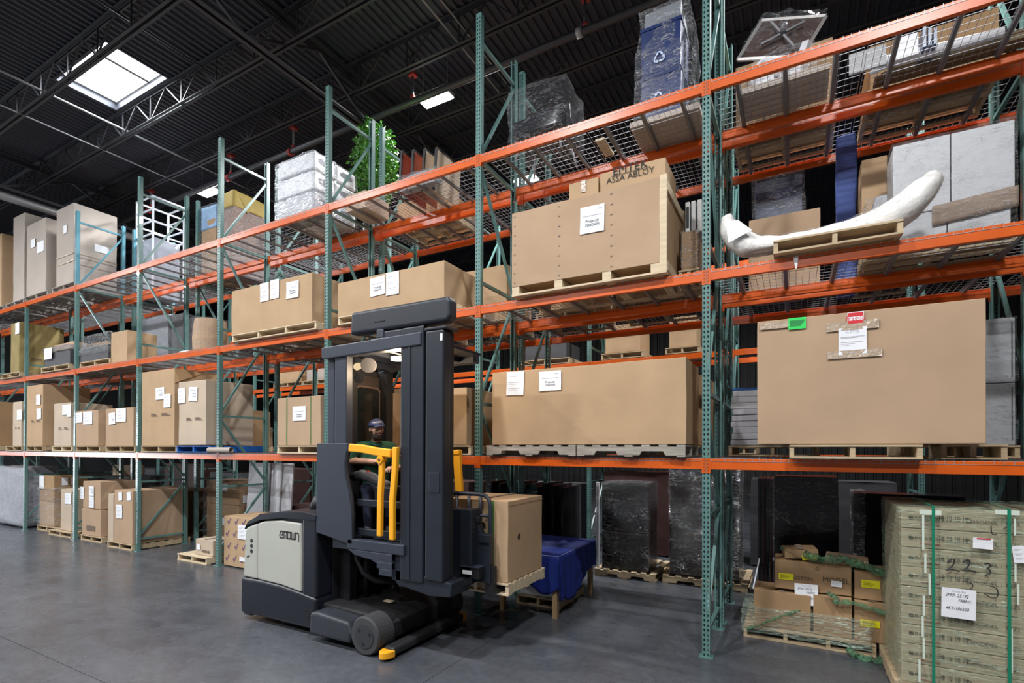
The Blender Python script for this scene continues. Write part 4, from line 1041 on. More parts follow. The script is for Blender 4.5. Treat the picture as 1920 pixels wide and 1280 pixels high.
# ------------------------------------------------------------------ middle level, rightmost bay
Yg = 6.28; xa, xb = px(1675, Yg, 5), px(1903, Yg, 5); zt = atY(1903, 223, Yg).z
GP = mat('panel_light_grey', (.50, .51, .53), .4)
zmid = atY(1800, 352, Yg).z; zq = atY(1800, 385, Yg).z; xm = px(1783, Yg, 5)
for nm, b in (('upper left', (xa, xm-.004, zq+.0, zt)), ('upper right', (xm+.004, xb, zq+.0, zt)), ('lower left', (xa, px(1776, Yg, 4.4)-.004, z2+PH, zq-.01)), ('lower right', (px(1776, Yg, 4.4)+.004, xb-.03, z2+PH, zq-.01))):
    o = softbox('grey_cabinet', (b[0], b[1], Yg, Yg+.40, b[2], b[3]), GP, cuts=1, wob=.002, bev=.006); tag(o, '%s light grey cabinet of the film-wrapped block behind the curved bundle' % nm, 'cabinet', 'light grey cabinets')
m = MB()
m.grid(lambda u, v: (xa+.30+(xb-xa-.28)*u, Yg-.016-.012*abs(nz((u*6, v*3, 2), 2)), zq-.16+.19*v+.06*u+.002*math.sin(u*30)), 24, 4)
o = tag(m.build('kraft_band', mat('kraft_paper', (.27, .20, .15), .7, var=.1), smooth=True), 'brown kraft paper band around the light grey cabinets', 'paper')
md = o.modifiers.new('s', 'SOLIDIFY'); md.thickness = .003
o = softbox('stretch_film', (xa-.02, xb+.012, Yg-.035, Yg+.43, z2+PH+.01, zt+.012), FILMT, None, 16, .012, 3, 2., 0, smooth=True, fine=.006); tag(o, 'clear film around the light grey cabinets behind the curved bundle', 'film')
o = softbox('corner_guard', (xa-.24, xa-.05, Yg+.02, Yg+.40, z2+PH, zt-.42), mat('foam_grey', (.3, .31, .33), .5), cuts=6, wob=.02, taper=.55, skew=(.06, 0)); tag(o, 'grey film-covered padding left of the light grey cabinets', 'padding')
shrink(o, (xa-.24, xa-.06, Yg+.02, Yg+.40, z2+PH+.01, zt-.44), FILM, taper=.6, inf=.01)
pallet('wooden pallet under the light grey cabinets', xa-.26, xb+.02, Yg-.06, .52, z2)
# curved bundle wrapped in white
PT = [(1362, 402, .06), (1367, 425, .11), (1385, 447, .135), (1420, 465, .14), (1470, 462, .14), (1530, 452, .14), (1590, 437, .145), (1650, 415, .155), (1700, 385, .15), (1735, 348, .12), (1758, 322, .07)]
pp = []; rs = []
for i in range(len(PT)-1):
    for k in range(5):
        t = k/5; a, b2 = PT[i], PT[i+1]
        xq, yq, rq = [a[j]+(b2[j]-a[j])*t for j in range(3)]
        pp.append(atY(xq, yq+4, 5.83)); rs.append(rq*.92)
pp.append(atY(PT[-1][0], PT[-1][1], 5.83)); rs.append(.03)
for _ in range(3):
    pp = [pp[0]]+[(pp[i-1]+pp[i]*2+pp[i+1])/4 for i in range(1, len(pp)-1)]+[pp[-1]]
m = MB().tube(pp, .1, 14, rs=rs)
m.v = [tuple(Vector(v)+Vector((nz(v, 9), nz(v, 9, 3), nz(v, 9, 6)))*.014) for v in m.v]
m.v = [(v[0], max(v[1], 5.70) if v[1] < 5.70 else min(v[1], 5.965), max(v[2], z2+.137)) for v in m.v]
cbn = m.build('curved_bundle', mat('wrap_white_cloth', (.84, .82, .78), .45, var=.08, vs=6, bump=.5, bs=12), smooth=True); tag(cbn, 'long banana-shaped bundle wrapped in white padding and film', 'bundle')
m = MB().tube(pp, .1, 16, rs=[r_+.012 for r_ in rs]); m.v = [tuple(Vector(v)+Vector((nz(v, 14, 1), nz(v, 14, 3), nz(v, 14, 6)))*.02) for v in m.v]
m.v = [(v[0], v[1], max(v[2], z2+.137)) for v in m.v]
m.build('stretch_wrap', FILMT, parent=cbn, smooth=True)
a = [atY(1361, 417, 5.68), atY(1366, 455, 5.66), atY(1410, 431, 5.66), atY(1384, 412, 5.68)]
m = MB().add(a+[p+Vector((0, .003, 0)) for p in a], [(0, 1, 2, 3), (7, 6, 5, 4), (0, 4, 5, 1), (1, 5, 6, 2), (2, 6, 7, 3), (3, 7, 4, 0)]); m.build('paper_sheet', PAPER, parent=cbn)
palpx('wooden pallet under the banana-shaped white bundle', 1450, 1694, 5.54, .50, z2)
m = MB().add([atY(1487, 482, 5.63), atY(1497, 479, 5.63), atY(1495, 500, 5.63), atY(1492, 506, 5.63)], [(0, 3, 2, 1)])
o = tag(m.build('film_scrap', mat('film_scrap_white', (.6, .6, .6), .4)), 'small scrap of film hanging from the middle beam at right', 'film')
o.modifiers.new('s', 'SOLIDIFY').thickness = .002

# ------------------------------------------------------------------ second rack row, seen through the decks
Y = YB+.03
BLUEQ = mat('quilt_blue', (.05, .09, .30), .7, var=.15, vs=8)
o = carton('cardboard_box', 'tan low box behind the left end of the banana-shaped bundle', 1404, 1538, 388, Y, z2+.01, .4, 1, tx=1538)
o = carton('cardboard_box', 'tan tall carton behind the grey padding, rightmost bay', 1616, 1664, 290, Y+.05, z2+PH, .6, 0, tx=1664)
pallet('wooden pallet under the tan tall carton in the rightmost bay', px(1612, Y, 4.1), px(1668, Y, 4.1)+.25, Y, .8, z2)
o = softbox('quilted_roll', (px(1568, Y+.45, 4.8), px(1606, Y+.45, 4.8), Y+.42, Y+.75, z2+.01, atY(1590, 255, Y+.45).z), BLUEQ, cuts=8, wob=.03, seed=2., bev=.02); tag(o, 'tall blue quilted roll standing in the second row', 'roll')
o = softbox('wrapped_screen', (px(1415, Y+.5, 4.7), px(1505, Y+.5, 4.7), Y+.52, Y+.60, z2+.01, atY(1480, 328, Y+.5).z), mat('screen_dark_blue', (.03, .05, .12), .3), cuts=4, wob=.01); tag(o, 'dark blue screen wrapped in film behind the tan low box', 'screen')
b = (px(1415, Y+.5, 4.7), px(1505, Y+.5, 4.7), Y+.52, Y+.60, z2+.02, atY(1480, 328, Y+.5).z); shrink(o, b, FILM, seed=8., inf=.03)
BACK = [ # bay, xa, xb (0..1 across bay from left), level, height, material, label
    (-1, .04, .42, 2, .75, 0, 'tan carton on the second-row top shelf behind the wrapped table'), (-1, .55, .95, 2, .5, 3, 'brown carton on the second-row top shelf at far right'),
    (0, .08, .40, 1, .9, 0, 'tan carton on the second-row middle shelf behind the crate, left'), (0, .52, .92, 1, .8, 3, 'brown carton on the second-row middle shelf behind the crate, right'),
    (1, .55, .92, 1, .85, 0, 'tan carton on the second-row middle shelf behind the long box, right'), (1, .06, .42, 1, .6, CARTON_W, 'whitish carton on the second-row middle shelf behind the long box, left'),
    (2, .52, .94, 1, .95, 0, 'tan carton on the second-row middle shelf behind the three-sheet box'), (2, .05, .45, 1, .7, CARTON_W, 'whitish carton on the second-row middle shelf behind the drum'),
    (0, .55, .95, 0, .9, 3, 'brown carton on the second-row lowest shelf behind the very long box'), (1, .08, .45, 0, 1., 3, 'brown carton on the second-row lowest shelf behind the truck'),
    (1, .55, .92, 0, .6, 0, 'tan carton on the second-row lowest shelf behind the mast'), (2, .10, .46, 0, .9, 3, 'brown carton on the second-row lowest shelf behind the blue pallet'),
    (3, .10, .50, 0, .8, 3, 'brown carton on the second-row lowest shelf in the fifth bay'), (4, .3, .8, 0, .9, 3, 'brown carton on the second-row lowest shelf in the sixth bay'),
    (5, .1, .9, 0, .9, 3, 'brown carton on the second-row lowest shelf in the seventh bay'),
    (1, .1, .5, 2, .3, 0, 'low tan carton on the second-row top shelf behind the leafy tree'),
    (5, .1, .9, 1, .9, 3, 'brown carton on the second-row middle shelf in the seventh bay')]
for bq, fa, fb, l, h, m_, lab in BACK:
    xl, xr = UX(bq+1)+.06, UX(bq)-.06; wq = xr-xl
    a, c = xl+wq*fa, xl+wq*fb; zq_ = DK[l]+.002; w = lab.split(' on the ')[0]
    if any(abs(Y-0) > 99 for _ in ()): continue
    yq = YB+.06 if not (bq == -1 and l == 1) else YB+.3
    o = softbox('cardboard_box', (a, c, yq, yq+.85, zq_+PH, zq_+PH+h), KRAFT[m_] if isinstance(m_, int) else m_, cuts=4, wob=.008, seed=a); tag(o, lab, 'box', 'second-row cartons')
    pallet('wooden pallet under the '+lab.replace('carton on the ', 'carton, '), a-.04, c+.04, yq-.03, .92, zq_, boards=6)
for l, h, m_, nm in ((0, 1.2, 0, 'lowest'), (1, 1.0, 1, 'middle'), (2, .9, 2, 'top')):
    zz_ = DK[l]+.002
    o = softbox('cardboard_box', (2.5, 4.2, 5.66, 6.5, zz_+PH, zz_+PH+h), KRAFT[m_], cuts=5, wob=.006, seed=l*3.); tag(o, 'cardboard box on the %s shelf beyond the right picture edge' % nm, 'box')
    pallet('wooden pallet on the %s shelf beyond the right picture edge' % nm, 2.45, 4.25, 5.63, .95, zz_)
# ------------------------------------------------------------------ third rack row across the rear aisle
def third(x0, x1, ty, l, lab, m_=0, dep=.8, wob=.006, tx=None, pal=True):
    Yt = Y3+.02; zb_ = LV[l]+.012
    if pal:
        palpx('wooden pallet across the rear aisle under the '+lab.split(' across')[0], x0-8, x1+6, Yt-.02, .95, zb_)
    return carton('cardboard_box', lab, x0, x1, ty, Yt, zb_+(PH if pal else 0), dep, m_, wob=wob, tx=tx)
third(1135, 1200, 605, 1, 'tan box with a torn hole across the rear aisle')
third(1255, 1306, 590, 1, 'larger tan box across the rear aisle beside the nearest upright')
third(985, 1062, 640, 1, 'low dark goods box across the rear aisle behind the long box', mat('goods_dark', (.05, .05, .055), .6))
third(520, 560, 690, 1, 'small tan box across the rear aisle above the green-strapped box')
third(575, 618, 680, 1, 'pale box across the rear aisle left of the truck guard', CARTON_W)
for i, (x0, x1, ty, m_, nm) in enumerate(((905, 955, 775, 3, 'first'), (1380, 1412, 780, 3, 'second'), (640, 700, 790, 3, 'third'), (1110, 1200, 770, 3, 'fourth'), (420, 470, 800, 0, 'fifth'))):
    third(x0, x1, ty, 0, '%s brown box on the lowest shelf across the rear aisle' % nm, m_)
# dark goods filling the far racks so that the hall does not look empty
for i in range(9):
    X = X3+BAY*1.5-BAY*i
    o = softbox('covered_goods', (X-1.1, X+1.1, Y3+.1, Y3+.9, .02, rnd.uniform(1.2, 1.75)), mat('goods_maroon', (.055, .022, .020), .6) if i % 2 else mat('goods_dark', (.05, .05, .055), .6), cuts=4, wob=.02, seed=i*2.); tag(o, 'dark covered goods on the floor across the rear aisle, %s from the right' % ORD[i], 'goods', 'dark goods across the rear aisle')

# ------------------------------------------------------------------ floor level loads
def floorbox(name, lab, b, m_=0, cat='box', seam=True, wob=.007, cuts=6, group=None, lab2=None):
    o = softbox(name, b, KRAFT[m_] if isinstance(m_, int) else m_, cuts=cuts, wob=wob, seed=b[0]*1.7+b[4], bev=.007); tag(o, lab, cat, group); o['_b'] = b
    if seam:
        xm = (b[0]+b[1])/2; MB().box(xm-.03, xm+.03, b[2]+.004, b[3]-.004, b[5]+.007, b[5]+.0078).build('tape_strip', TAPE, parent=o)
    return o
# green wrapped stack of model cartons
SX0, SX1, SY = px(1690, 5.62, .9), 1.93, 5.62
GK = mat('carton_sage', (.40, .345, .225), .8, var=.05, vs=3)
zt0 = atY(1700, 953, SY).z; rh = (zt0-.134)/9
pallet('wooden pallet under the green-wrapped stack of cartons', SX0-.05, SX1+.0, SY-.03, 1.0, 0., h=.13)
PRN = mat('ink_carton', (.09, .075, .05), .8); PRR = mat('ink_carton_red', (.35, .05, .03), .8)
ARW = None
for i in range(9):
    zb = .134+i*rh
    o = softbox('model_carton', (SX0, SX1, SY, SY+.95, zb, zb+rh-.004), GK, cuts=5, wob=.003, seed=i*3., bev=.006)
    tag(o, 'flat sage carton of the green-wrapped stack, %s' % ('topmost' if i == 8 else 'lowest' if i == 0 else '%s from the bottom' % ORD[i]), 'box', 'green-wrapped cartons')
    yy = SY-.0065; zc = zb+rh*.52; k = MB()
    j = .012*((i*5) % 3-1)
    zc += .012*((i % 3)-1)*.5; xl_ = px(1707, SY, .9); k.box(xl_-.012, xl_, yy-.0005, yy, zc-.012, zc+.014); k.cyl((xl_+.008, yy-.0005, zc), 'y', .014, .0005, 12)
    letter(k, 'BOSTON', (xl_+.13, yy-.0006, zc), (1, 0, 0), (0, 0, 1), .034, 1.5)
    letter(k, 'MODEL : 1871', (px(1868, SY, .9), yy-.0006, zc-.012), (1, 0, 0), (0, 0, 1), .042, 1.15)
    for q in range(4):   # handling pictograms
        x_ = px(1767, SY, .9)+q*.052
        k.add([(x_-.02, yy-.0006, zc-.022), (x_-.016, yy-.0006, zc-.022), (x_-.016, yy-.0006, zc+.03), (x_-.02, yy-.0006, zc+.03)], [(0, 1, 2, 3)])
        k.add([(x_-.008, yy-.0006, zc-.016), (x_+.012, yy-.0006, zc-.016), (x_+.002, yy-.0006, zc-.006)], [(0, 1, 2)])
        if q in (1, 2): k.box(x_-.006, x_-.001, yy-.0008, yy-.0004, zc-.006, zc+.026); k.box(x_+.005, x_+.010, yy-.0008, yy-.0004, zc-.006, zc+.026)
        else: k.cyl((x_+.002, yy-.0006, zc+.014), 'y', .011, .0003, 10)
    recycle(k, (px(1817, SY, .9), yy-.0006, zc-.004), .024)
    k.build('lettering', PRN, parent=o)
    k = MB(); k.box(xl_+.07, xl_+.20, yy-.0006, yy, zb+.036, zb+.043); k.build('red_print', PRR, parent=o)
def stroke(name, pts, r, m_, parent):
    P_ = [Vector(p) for p in pts]
    for _ in range(2):
        q = [P_[0]]
        for i in range(len(P_)-1): q += [P_[i]*.75+P_[i+1]*.25, P_[i]*.25+P_[i+1]*.75]
        P_ = q+[P_[-1]]
    return MB().tube(P_, r, 5).build(name, m_, parent=parent)
Yw = SY-.012
fw_ = thing('green_stretch_film', ((SX0+SX1)/2, SY+.47, .14))
softbox('film_sheet', (SX0-.022, SX1+.02, Yw-.018, SY+.97, .10, zt0+.02), FILMG, fw_, 24, .016, 4, 3., 0, smooth=True, fine=.010, fs=16)
STG = mat('strap_teal_green', (.01, .20, .11), .35); STW = mat('tape_pale', (.62, .70, .60), .5)
for xx in (1750, 1892):
    X = px(xx, Yw-.03, .9); MB().box(X-.011, X+.011, Yw-.040, Yw-.038, .12, zt0+.035).build('green_strap', STG, parent=fw_)
    MB().box(X-.011, X+.011, Yw-.04, SY+.9, zt0+.035, zt0+.037).build('green_strap', STG, parent=fw_)
for k_, (x_, ya, yb) in enumerate(((1731, 965, 1030), (1735, 1037, 1074), (1743, 1075, 1115), (1732, 1116, 1154), (1730, 1155, 1194), (1732, 1195, 1235), (1724, 1236, 1279), (1903, 972, 1004), (1904, 1055, 1091), (1909, 1095, 1134), (1897, 1178, 1262))):
    a, c = atY(x_-2.2, ya, Yw-.036), atY(x_+2.2, yb, Yw-.036); MB().box(a.x, c.x, Yw-.037, Yw-.036, c.z, a.z).build('pale_strap', STW, parent=fw_)
for x0_, x1_ in ((1724, 1765), (1866, 1912)):
    a, c = atY(x0_, 955, Yw-.036), atY(x1_, 966, Yw-.036); MB().box(a.x, c.x, Yw-.037, Yw-.036, c.z, a.z).build('pale_tape', STW, parent=fw_)
PEN = mat('marker_black', (.02, .02, .02), .6)
def pxs(pts): return [atY(x_, y_, Yw-.034) for x_, y_ in pts]
stroke('marker_digit', pxs([(1776, 1055), (1782, 1047), (1790, 1048), (1788, 1058), (1778, 1066), (1774, 1069), (1784, 1066), (1799, 1071)]), .006, PEN, fw_)
stroke('marker_digit', pxs([(1805, 1054), (1812, 1048), (1819, 1051), (1815, 1062), (1806, 1068), (1804, 1070), (1814, 1067), (1830, 1072)]), .006, PEN, fw_)
stroke('marker_digit', pxs([(1846, 1056), (1853, 1055), (1858, 1060), (1849, 1065), (1855, 1067), (1858, 1074), (1847, 1078)]), .006, PEN, fw_)
stroke('marker_stroke', pxs([(1803, 1090), (1815, 1089), (1826, 1097), (1818, 1106), (1800, 1108)]), .004, PEN, fw_)
stroke('marker_stroke', pxs([(1855, 1098), (1870, 1102), (1872, 1118), (1860, 1122), (1845, 1112)]), .004, PEN, fw_)
stroke('marker_stroke', pxs([(1858, 985), (1859, 1002), (1868, 1001)]), .004, PEN, fw_)
stroke('marker_stroke', pxs([(1880, 992), (1893, 985), (1890, 1000)]), .004, PEN, fw_)
paper(fw_, 1765, 1100, 1830, 1163, Yw-.03, 'hand', -.02)
paper(fw_, 1824, 1007, 1862, 1030, Yw-.03, 'blank', -.02)
a, c = atY(1832, 1008, Yw-.05), atY(1858, 1012, Yw-.05); MB().box(a.x, c.x, Yw-.047, Yw-.0455, c.z, a.z).build('red_band', mat('ink_red', (.6, .02, .03), .6), parent=fw_)
paper(fw_, 1899, 1022, 1925, 1056, Yw-.03, 'form', .1)
tag(fw_, 'green stretch film with straps and handwritten notes around the carton stack', 'film')
# low messy pallet with torn green film
MXa, MXb, MYf = -.50, .74, 6.52
pallet('wooden pallet under the torn green-wrapped cartons', MXa-.02, MXb, MYf-.02, 1.05, 0., nst=4)
def mc(x0_, x1_, yt, yb, Yq, lab, dep=.4, z=None, m_=3):
    zt_ = atY(x1_, yt, Yq).z; zb_ = atY(x1_, yb, Yq).z if z is None else z
    return floorbox('model_carton', lab, (px(x0_, Yq, .5), px(x1_, Yq, .5), Yq, Yq+dep, zb_, zt_), m_, seam=True, group='torn-wrap cartons')
YS = mat('sticker_yellow', (.80, .72, .01), .5)
YSD = mat('sticker_yellow_print', (.30, .26, .01), .6)
def ysticker(par, x0_, y0_, x1_, y1_, Yq):
    a, c = atY(x0_, y0_, Yq-.010), atY(x1_, y1_, Yq-.010)
    s_ = MB().box(a.x, c.x, Yq-.0112, Yq-.0105, c.z, a.z).build('yellow_sticker', YS, parent=par)
    k = MB()
    for i in range(4):
        z_ = a.z+(c.z-a.z)*(.25+.17*i); k.box(a.x+(c.x-a.x)*.12, a.x+(c.x-a.x)*(.5+.08*((i*3) % 4)), Yq-.0117, Yq-.0113, z_-.003, z_+.003)
    k.build('print_lines', YSD, parent=s_)
q1 = mc(1414, 1520, 1117, 1190, 6.56, 'lower left carton of the torn green-wrapped load', .45, .137)
q2 = mc(1525, 1597, 1122, 1190, 6.56, 'lower middle carton of the torn green-wrapped load', .45, .137); 
q3 = mc(1602, 1668, 1133, 1190, 6.56, 'lower right carton of the torn green-wrapped load', .45, .137); ysticker(q3, 1613, 1160, 1650, 1178, 6.56)
q4 = mc(1452, 1597, 1062, 1119, 6.60, 'upper left model carton of the torn green-wrapped load', .4, max(bx(q1)[5], bx(q2)[5])+.012)
ysticker(q4, 1460, 1073, 1488, 1088, 6.60); k = MB(); a = atY(1567, 1088, 6.59); letter(k, 'MODEL', (a.x, 6.589, a.z), (1, 0, 0), (0, 0, 1), .075); k.build('lettering', PRN, parent=q4); k = MB(); a = atY(1505, 1084, 6.59); letter(k, 'OSTON', (a.x, 6.589, a.z), (1, 0, 0), (0, 0, 1), .055); k.build('lettering', PRN, parent=q4); k = MB(); recycle(k, (atY(1532, 1066, 6.59).x, 6.589, atY(1532, 1066, 6.59).z), .02); k.build('recycling_emblem', PRN, parent=q4)
paper(q4, 1490, 1092, 1534, 1137, 6.58, 'hand', .02); paper(q4, 1558, 1088, 1579, 1101, 6.60, 'blank')
q5 = mc(1602, 1672, 1075, 1130, 6.60, 'upper right model carton of the torn green-wrapped load', .4, bx(q3)[5]+.012); ysticker(q5, 1615, 1086, 1650, 1104, 6.60); ysticker(q5, 1672-6, 1092, 1690, 1111, 6.60)
q6 = floorbox('model_carton', 'tilted small carton on top of the torn green-wrapped load, left', (-.12, .22, 6.64, 6.95, bx(q4)[5]+.03, bx(q4)[5]+.13), 3, group='torn-wrap cartons'); q6.rotation_euler = (0, -.08, .12)
ysticker(q6, 1500, 1040, 1530, 1052, 6.62)
q7 = floorbox('model_carton', 'tilted small carton on top of the torn green-wrapped load, right', (.30, .70, 6.66, 6.98, bx(q5)[5]+.02, bx(q5)[5]+.10), 1, group='torn-wrap cartons'); q7.rotation_euler = (.0, .06, -.08)
gf = thing('torn_green_film', (.1, 6.9, .14))
softbox('film_sheet', (MXa-.04, MXb-.03, MYf-.035, MYf+.55, .06, .36), FILMG3, gf, 20, .03, 4, 3., 0, smooth=True, fine=.02, fs=14)
FILMG2 = film('torn_film_green', (.13, .36, .19), .45, .9, seed=4, scale=(4, 4, 4))
def rope(nm, pts, r, par, seed=0.):
    P_ = [Vector(p) for p in pts]
    for _ in range(3):
        q = [P_[0]]
        for i in range(len(P_)-1): q += [P_[i]*.75+P_[i+1]*.25, P_[i]*.25+P_[i+1]*.75]
        P_ = q+[P_[-1]]
    m = MB().tube(P_, r, 10, rs=[r*(.6+.7*abs(nz(p, 9, seed))) for p in P_]); m.v = [tuple(Vector(v)+Vector((nz(v, 22, 1), nz(v, 22, 3), nz(v, 22, 6)))*r*1.1) for v in m.v]
    return m.build(nm, FILMG2, parent=par, smooth=True)
pz = lambda pts, Yq: [atY(x_, y_, Yq) for x_, y_ in pts]
rope('film_rope', pz([(1510, 1038), (1540, 1050), (1580, 1046), (1620, 1060), (1660, 1078), (1690, 1085)], 6.55), .05, gf)
rope('film_rope', pz([(1552, 1110), (1570, 1122), (1560, 1130), (1585, 1128), (1620, 1136), (1660, 1150)], 6.50), .03, gf, 2)
rope('film_rope', pz([(1400, 1180), (1430, 1168), (1480, 1150), (1500, 1144)], 6.47), .018, gf, 3)
rope('film_tail', [(.50, 6.46, .05), (.52, 6.40, .03), (.62, 6.36, .02), (.75, 6.33, .03), (.84, 6.36, .02)], .04, gf, 5)
m = MB(); m.grid(lambda u, v: Vector((-.15+.95*u, 6.60+.35*v, bx(q4)[5]+.11-.22*u+.05*nz((u*5, v*3, 0), 1.5))), 18, 6); m.build('film_drape', FILMG2, parent=gf, smooth=True)
tag(gf, 'torn bunched green stretch film over the low pallet of cartons', 'film')
st = MB().bar(atY(1412, 1103, 6.48), atY(1424, 1046, 6.50), .014, .005); tag(st.build('packing_strap', PAPER), 'stiff white strap sticking up left of the torn load', 'strap')
# dark goods in the second row behind them
BLKP = mat('lacquer_black', (.008, .008, .010), .18); MAR = mat('lacquer_maroon', (.035, .010, .010), .25)
Yd = 7.75
o = softbox('wrapped_cabinet', (px(1452, Yd, 1.2), px(1572, Yd, 1.2), Yd, Yd+.5, .02, atY(1500, 893, Yd).z), BLKP, cuts=3, wob=.01); tag(o, 'black cabinet with loose film behind the torn load', 'cabinet')
m = MB(); m.grid(lambda u, v: atY(1448+130*u-12*math.sin(v*3)*(1-u), 895+112*v*(1-.12*u)+25*u*math.sin(math.pi*v), Yd-.05-.05*math.sin(u*3.1)), 16, 12); m.build('film_sheet', FILMT, parent=o, smooth=True)
o = softbox('wrapped_screen', (px(1602, Yd, 1.2), px(1815, Yd, 1.2), Yd+.1, Yd+.4, .02, atY(1700, 928, Yd).z), BLKP, cuts=2, wob=.004); tag(o, 'wide black glossy screen cabinet behind the sage cartons', 'cabinet')
b = (px(1602, Yd, 1.2), px(1622, Yd, 1.2), Yd+.08, Yd+.42, .03, atY(1700, 926, Yd).z); shrink(o, b, FILM, seed=3.)
for i in range(4):
    X = -.30-.05*i; m = MB().box(X, X+.03, 7.95, 8.7, .02, 1.75).build('dark_sheet', BLKP if i % 2 else MAR); tag(m, 'upright dark panel behind the nearest frame, %s of four from right' % ['first', 'second', 'third', 'last'][i], 'panel', 'upright dark panels')
# grey steel steps glimpsed in the rear
o = MB()
for i in range(3): o.box(-.25+.1*i, .25+.1*i, 8.9+.3*i, 9.15+.3*i, .25+.28*i, .45+.28*i)
o.box(-.25, -.2, 8.9, 9.75, .0, .25); o.box(.4, .45, 8.9, 9.75, 0, .25)
tag(o.build('step_stool', mat('step_grey', (.34, .35, .36), .6)), 'grey steps in the rear aisle behind the black cabinet', 'steps')
# rear aisle: two black wrapped units on pallets
pallet('wooden pallet under the shorter black wrapped cabinets', -3.0, -1.98, 8.40, 1.2, 0., style='x')
zz = .134
for i, (yt, nm) in enumerate(((1001, 'lower'), (906, 'upper'))):
    zt_ = atY(1215, yt, 8.5).z
    b = (-2.90, -2.12, 8.48, 9.15, zz, zt_); o = softbox('black_cabinet', b, BLKP, cuts=2, wob=.004, bev=.012); tag(o, '%s black cabinet wrapped in film in the rear aisle' % nm, 'cabinet', 'black wrapped cabinets')
    shrink(o, (b[0], b[1], b[2], b[3], b[4]+.01, b[5]-.01), FILMT, seed=i*3., inf=.014, wob=.014); zz = zt_+.012
o = softbox('white_tube', (-2.99, -2.94, 8.44, 8.48, 1.05, atY(1112, 890, 8.45).z), WHM, cuts=0, wob=0); o.location.z = .134; o.scale.z = 2.2; tag(o, 'thin white bar standing left of the black wrapped cabinets', 'bar')
pallet('wooden pallet under the tall black wrapped cabinet', -1.88, -.62, 8.48, 1.1, 0., style='x')
b = (-1.78, -.75, 8.56, 9.2, .134, 1.98); o = softbox('black_cabinet', b, mat('lacquer_dark', (.018, .012, .014), .2), cuts=3, wob=.006, bev=.012); tag(o, 'tall black cabinet wrapped in shiny film behind the nearest frame', 'cabinet')
shrink(o, (b[0], b[1], b[2], b[3], .15, 1.96), FILM, seed=5., inf=.016, wob=.02)
for i in range(9):
    X = -4.45+.16*i+(.04 if i == 5 else 0)
    if i == 5: X += .03
    m = MB().box(X, X+.035, 7.35, 8.1, .02, 1.62-.03*(i % 3)).build('black_sheet', BLKP); tag(m, 'black glossy sheet in the upright row behind the blue table, %s from left' % (ORD[i] if i else 'first'), 'sheet', 'row of black sheets')
o = softbox('dark_crate', (-5.4, -4.55, 6.95, 7.7, .02, 1.35), mat('goods_dark', (.05, .05, .055), .6), cuts=3, wob=.01); tag(o, 'dark crate behind the load on the truck', 'crate')
# table draped with a blue cloth
tt = thing('wooden_table', (-3.08, 6.7, 0)); TX0, TX1, TY0, TY1, TZ = -3.50, -2.62, 5.98, 7.36, .80
LEGW = mat('leg_wood', (.33, .22, .11), .6, var=.15, vs=4, stretch=(8, 8, 1))
MB().box(TX0, TX1, TY0, TY1, TZ-.04, TZ).build('table_top', mat('table_white', (.6, .6, .6), .5), parent=tt)
for x_ in (TX0+.02, TX1-.09):
    for y_ in (TY0+.02, TY1-.09): MB().box(x_, x_+.065, y_, y_+.065, 0, TZ-.04).build('leg', LEGW, parent=tt)
tag(tt, 'wooden-legged table covered by the blue cloth', 'table')
BLUC = mat('cloth_royal_blue', (.002, .016, .17), .8, var=.12, vs=3)
def clothf(u, v):
    # u across, v along; hangs over the two sides and the near end
    wx = TX1-TX0; wy = TY1-TY0
    s = -.42+u*(wx+1.0); t = -.50+v*(wy+.50)
    x_, y_, z_ = s, t, 0.
    if s < 0: x_ = -.012; z_ += s
    elif s > wx: x_ = wx+.012; z_ -= (s-wx)
    if t < 0:
        y_ = -.012
        if s < 0 or s > wx: # corner fold
            e = min(-t, abs(s if s < 0 else s-wx)); z_ = -max(-t, abs(s if s < 0 else s-wx)); y_ -= .10*e*2; x_ += (-.10 if s < 0 else .10)*e*2
        else: z_ += t
    k = min(1, max(0, -z_)*4)
    d = nz((s*2, t*2, 0), 2.)*.05*k
    w = .02*math.sin(s*22)*k if t < 0 else .02*math.sin(t*16)*k
    if t < 0: y_ -= abs(w)+abs(d)*.5
    if s > wx: x_ += abs(w)+abs(d)*.5
    if s < 0: x_ -= abs(w)*.3
    return Vector((TX0+x_, TY0+y_, TZ+.008+z_*(.72+.3*math.sin(s*5+1.2)**2 if t < 0 else .85+.25*math.sin(t*4))))
m = MB(); m.grid(clothf, 48, 48); cl = m.build('blue_cloth', BLUC, smooth=True); cl.modifiers.new('s', 'SOLIDIFY').thickness = .003
tag(cl, 'royal blue cloth draped over the table beside the truck load', 'cloth')
pallet('wooden pallet under the white box below the blue table', -3.42, -2.75, 6.35, .9, 0., boards=5)
floorbox('white_carton', 'white flat carton under the blue-draped table', (-3.38, -2.78, 6.40, 7.1, .134, .36), mat('carton_white', (.66, .67, .70), .6), seam=False)
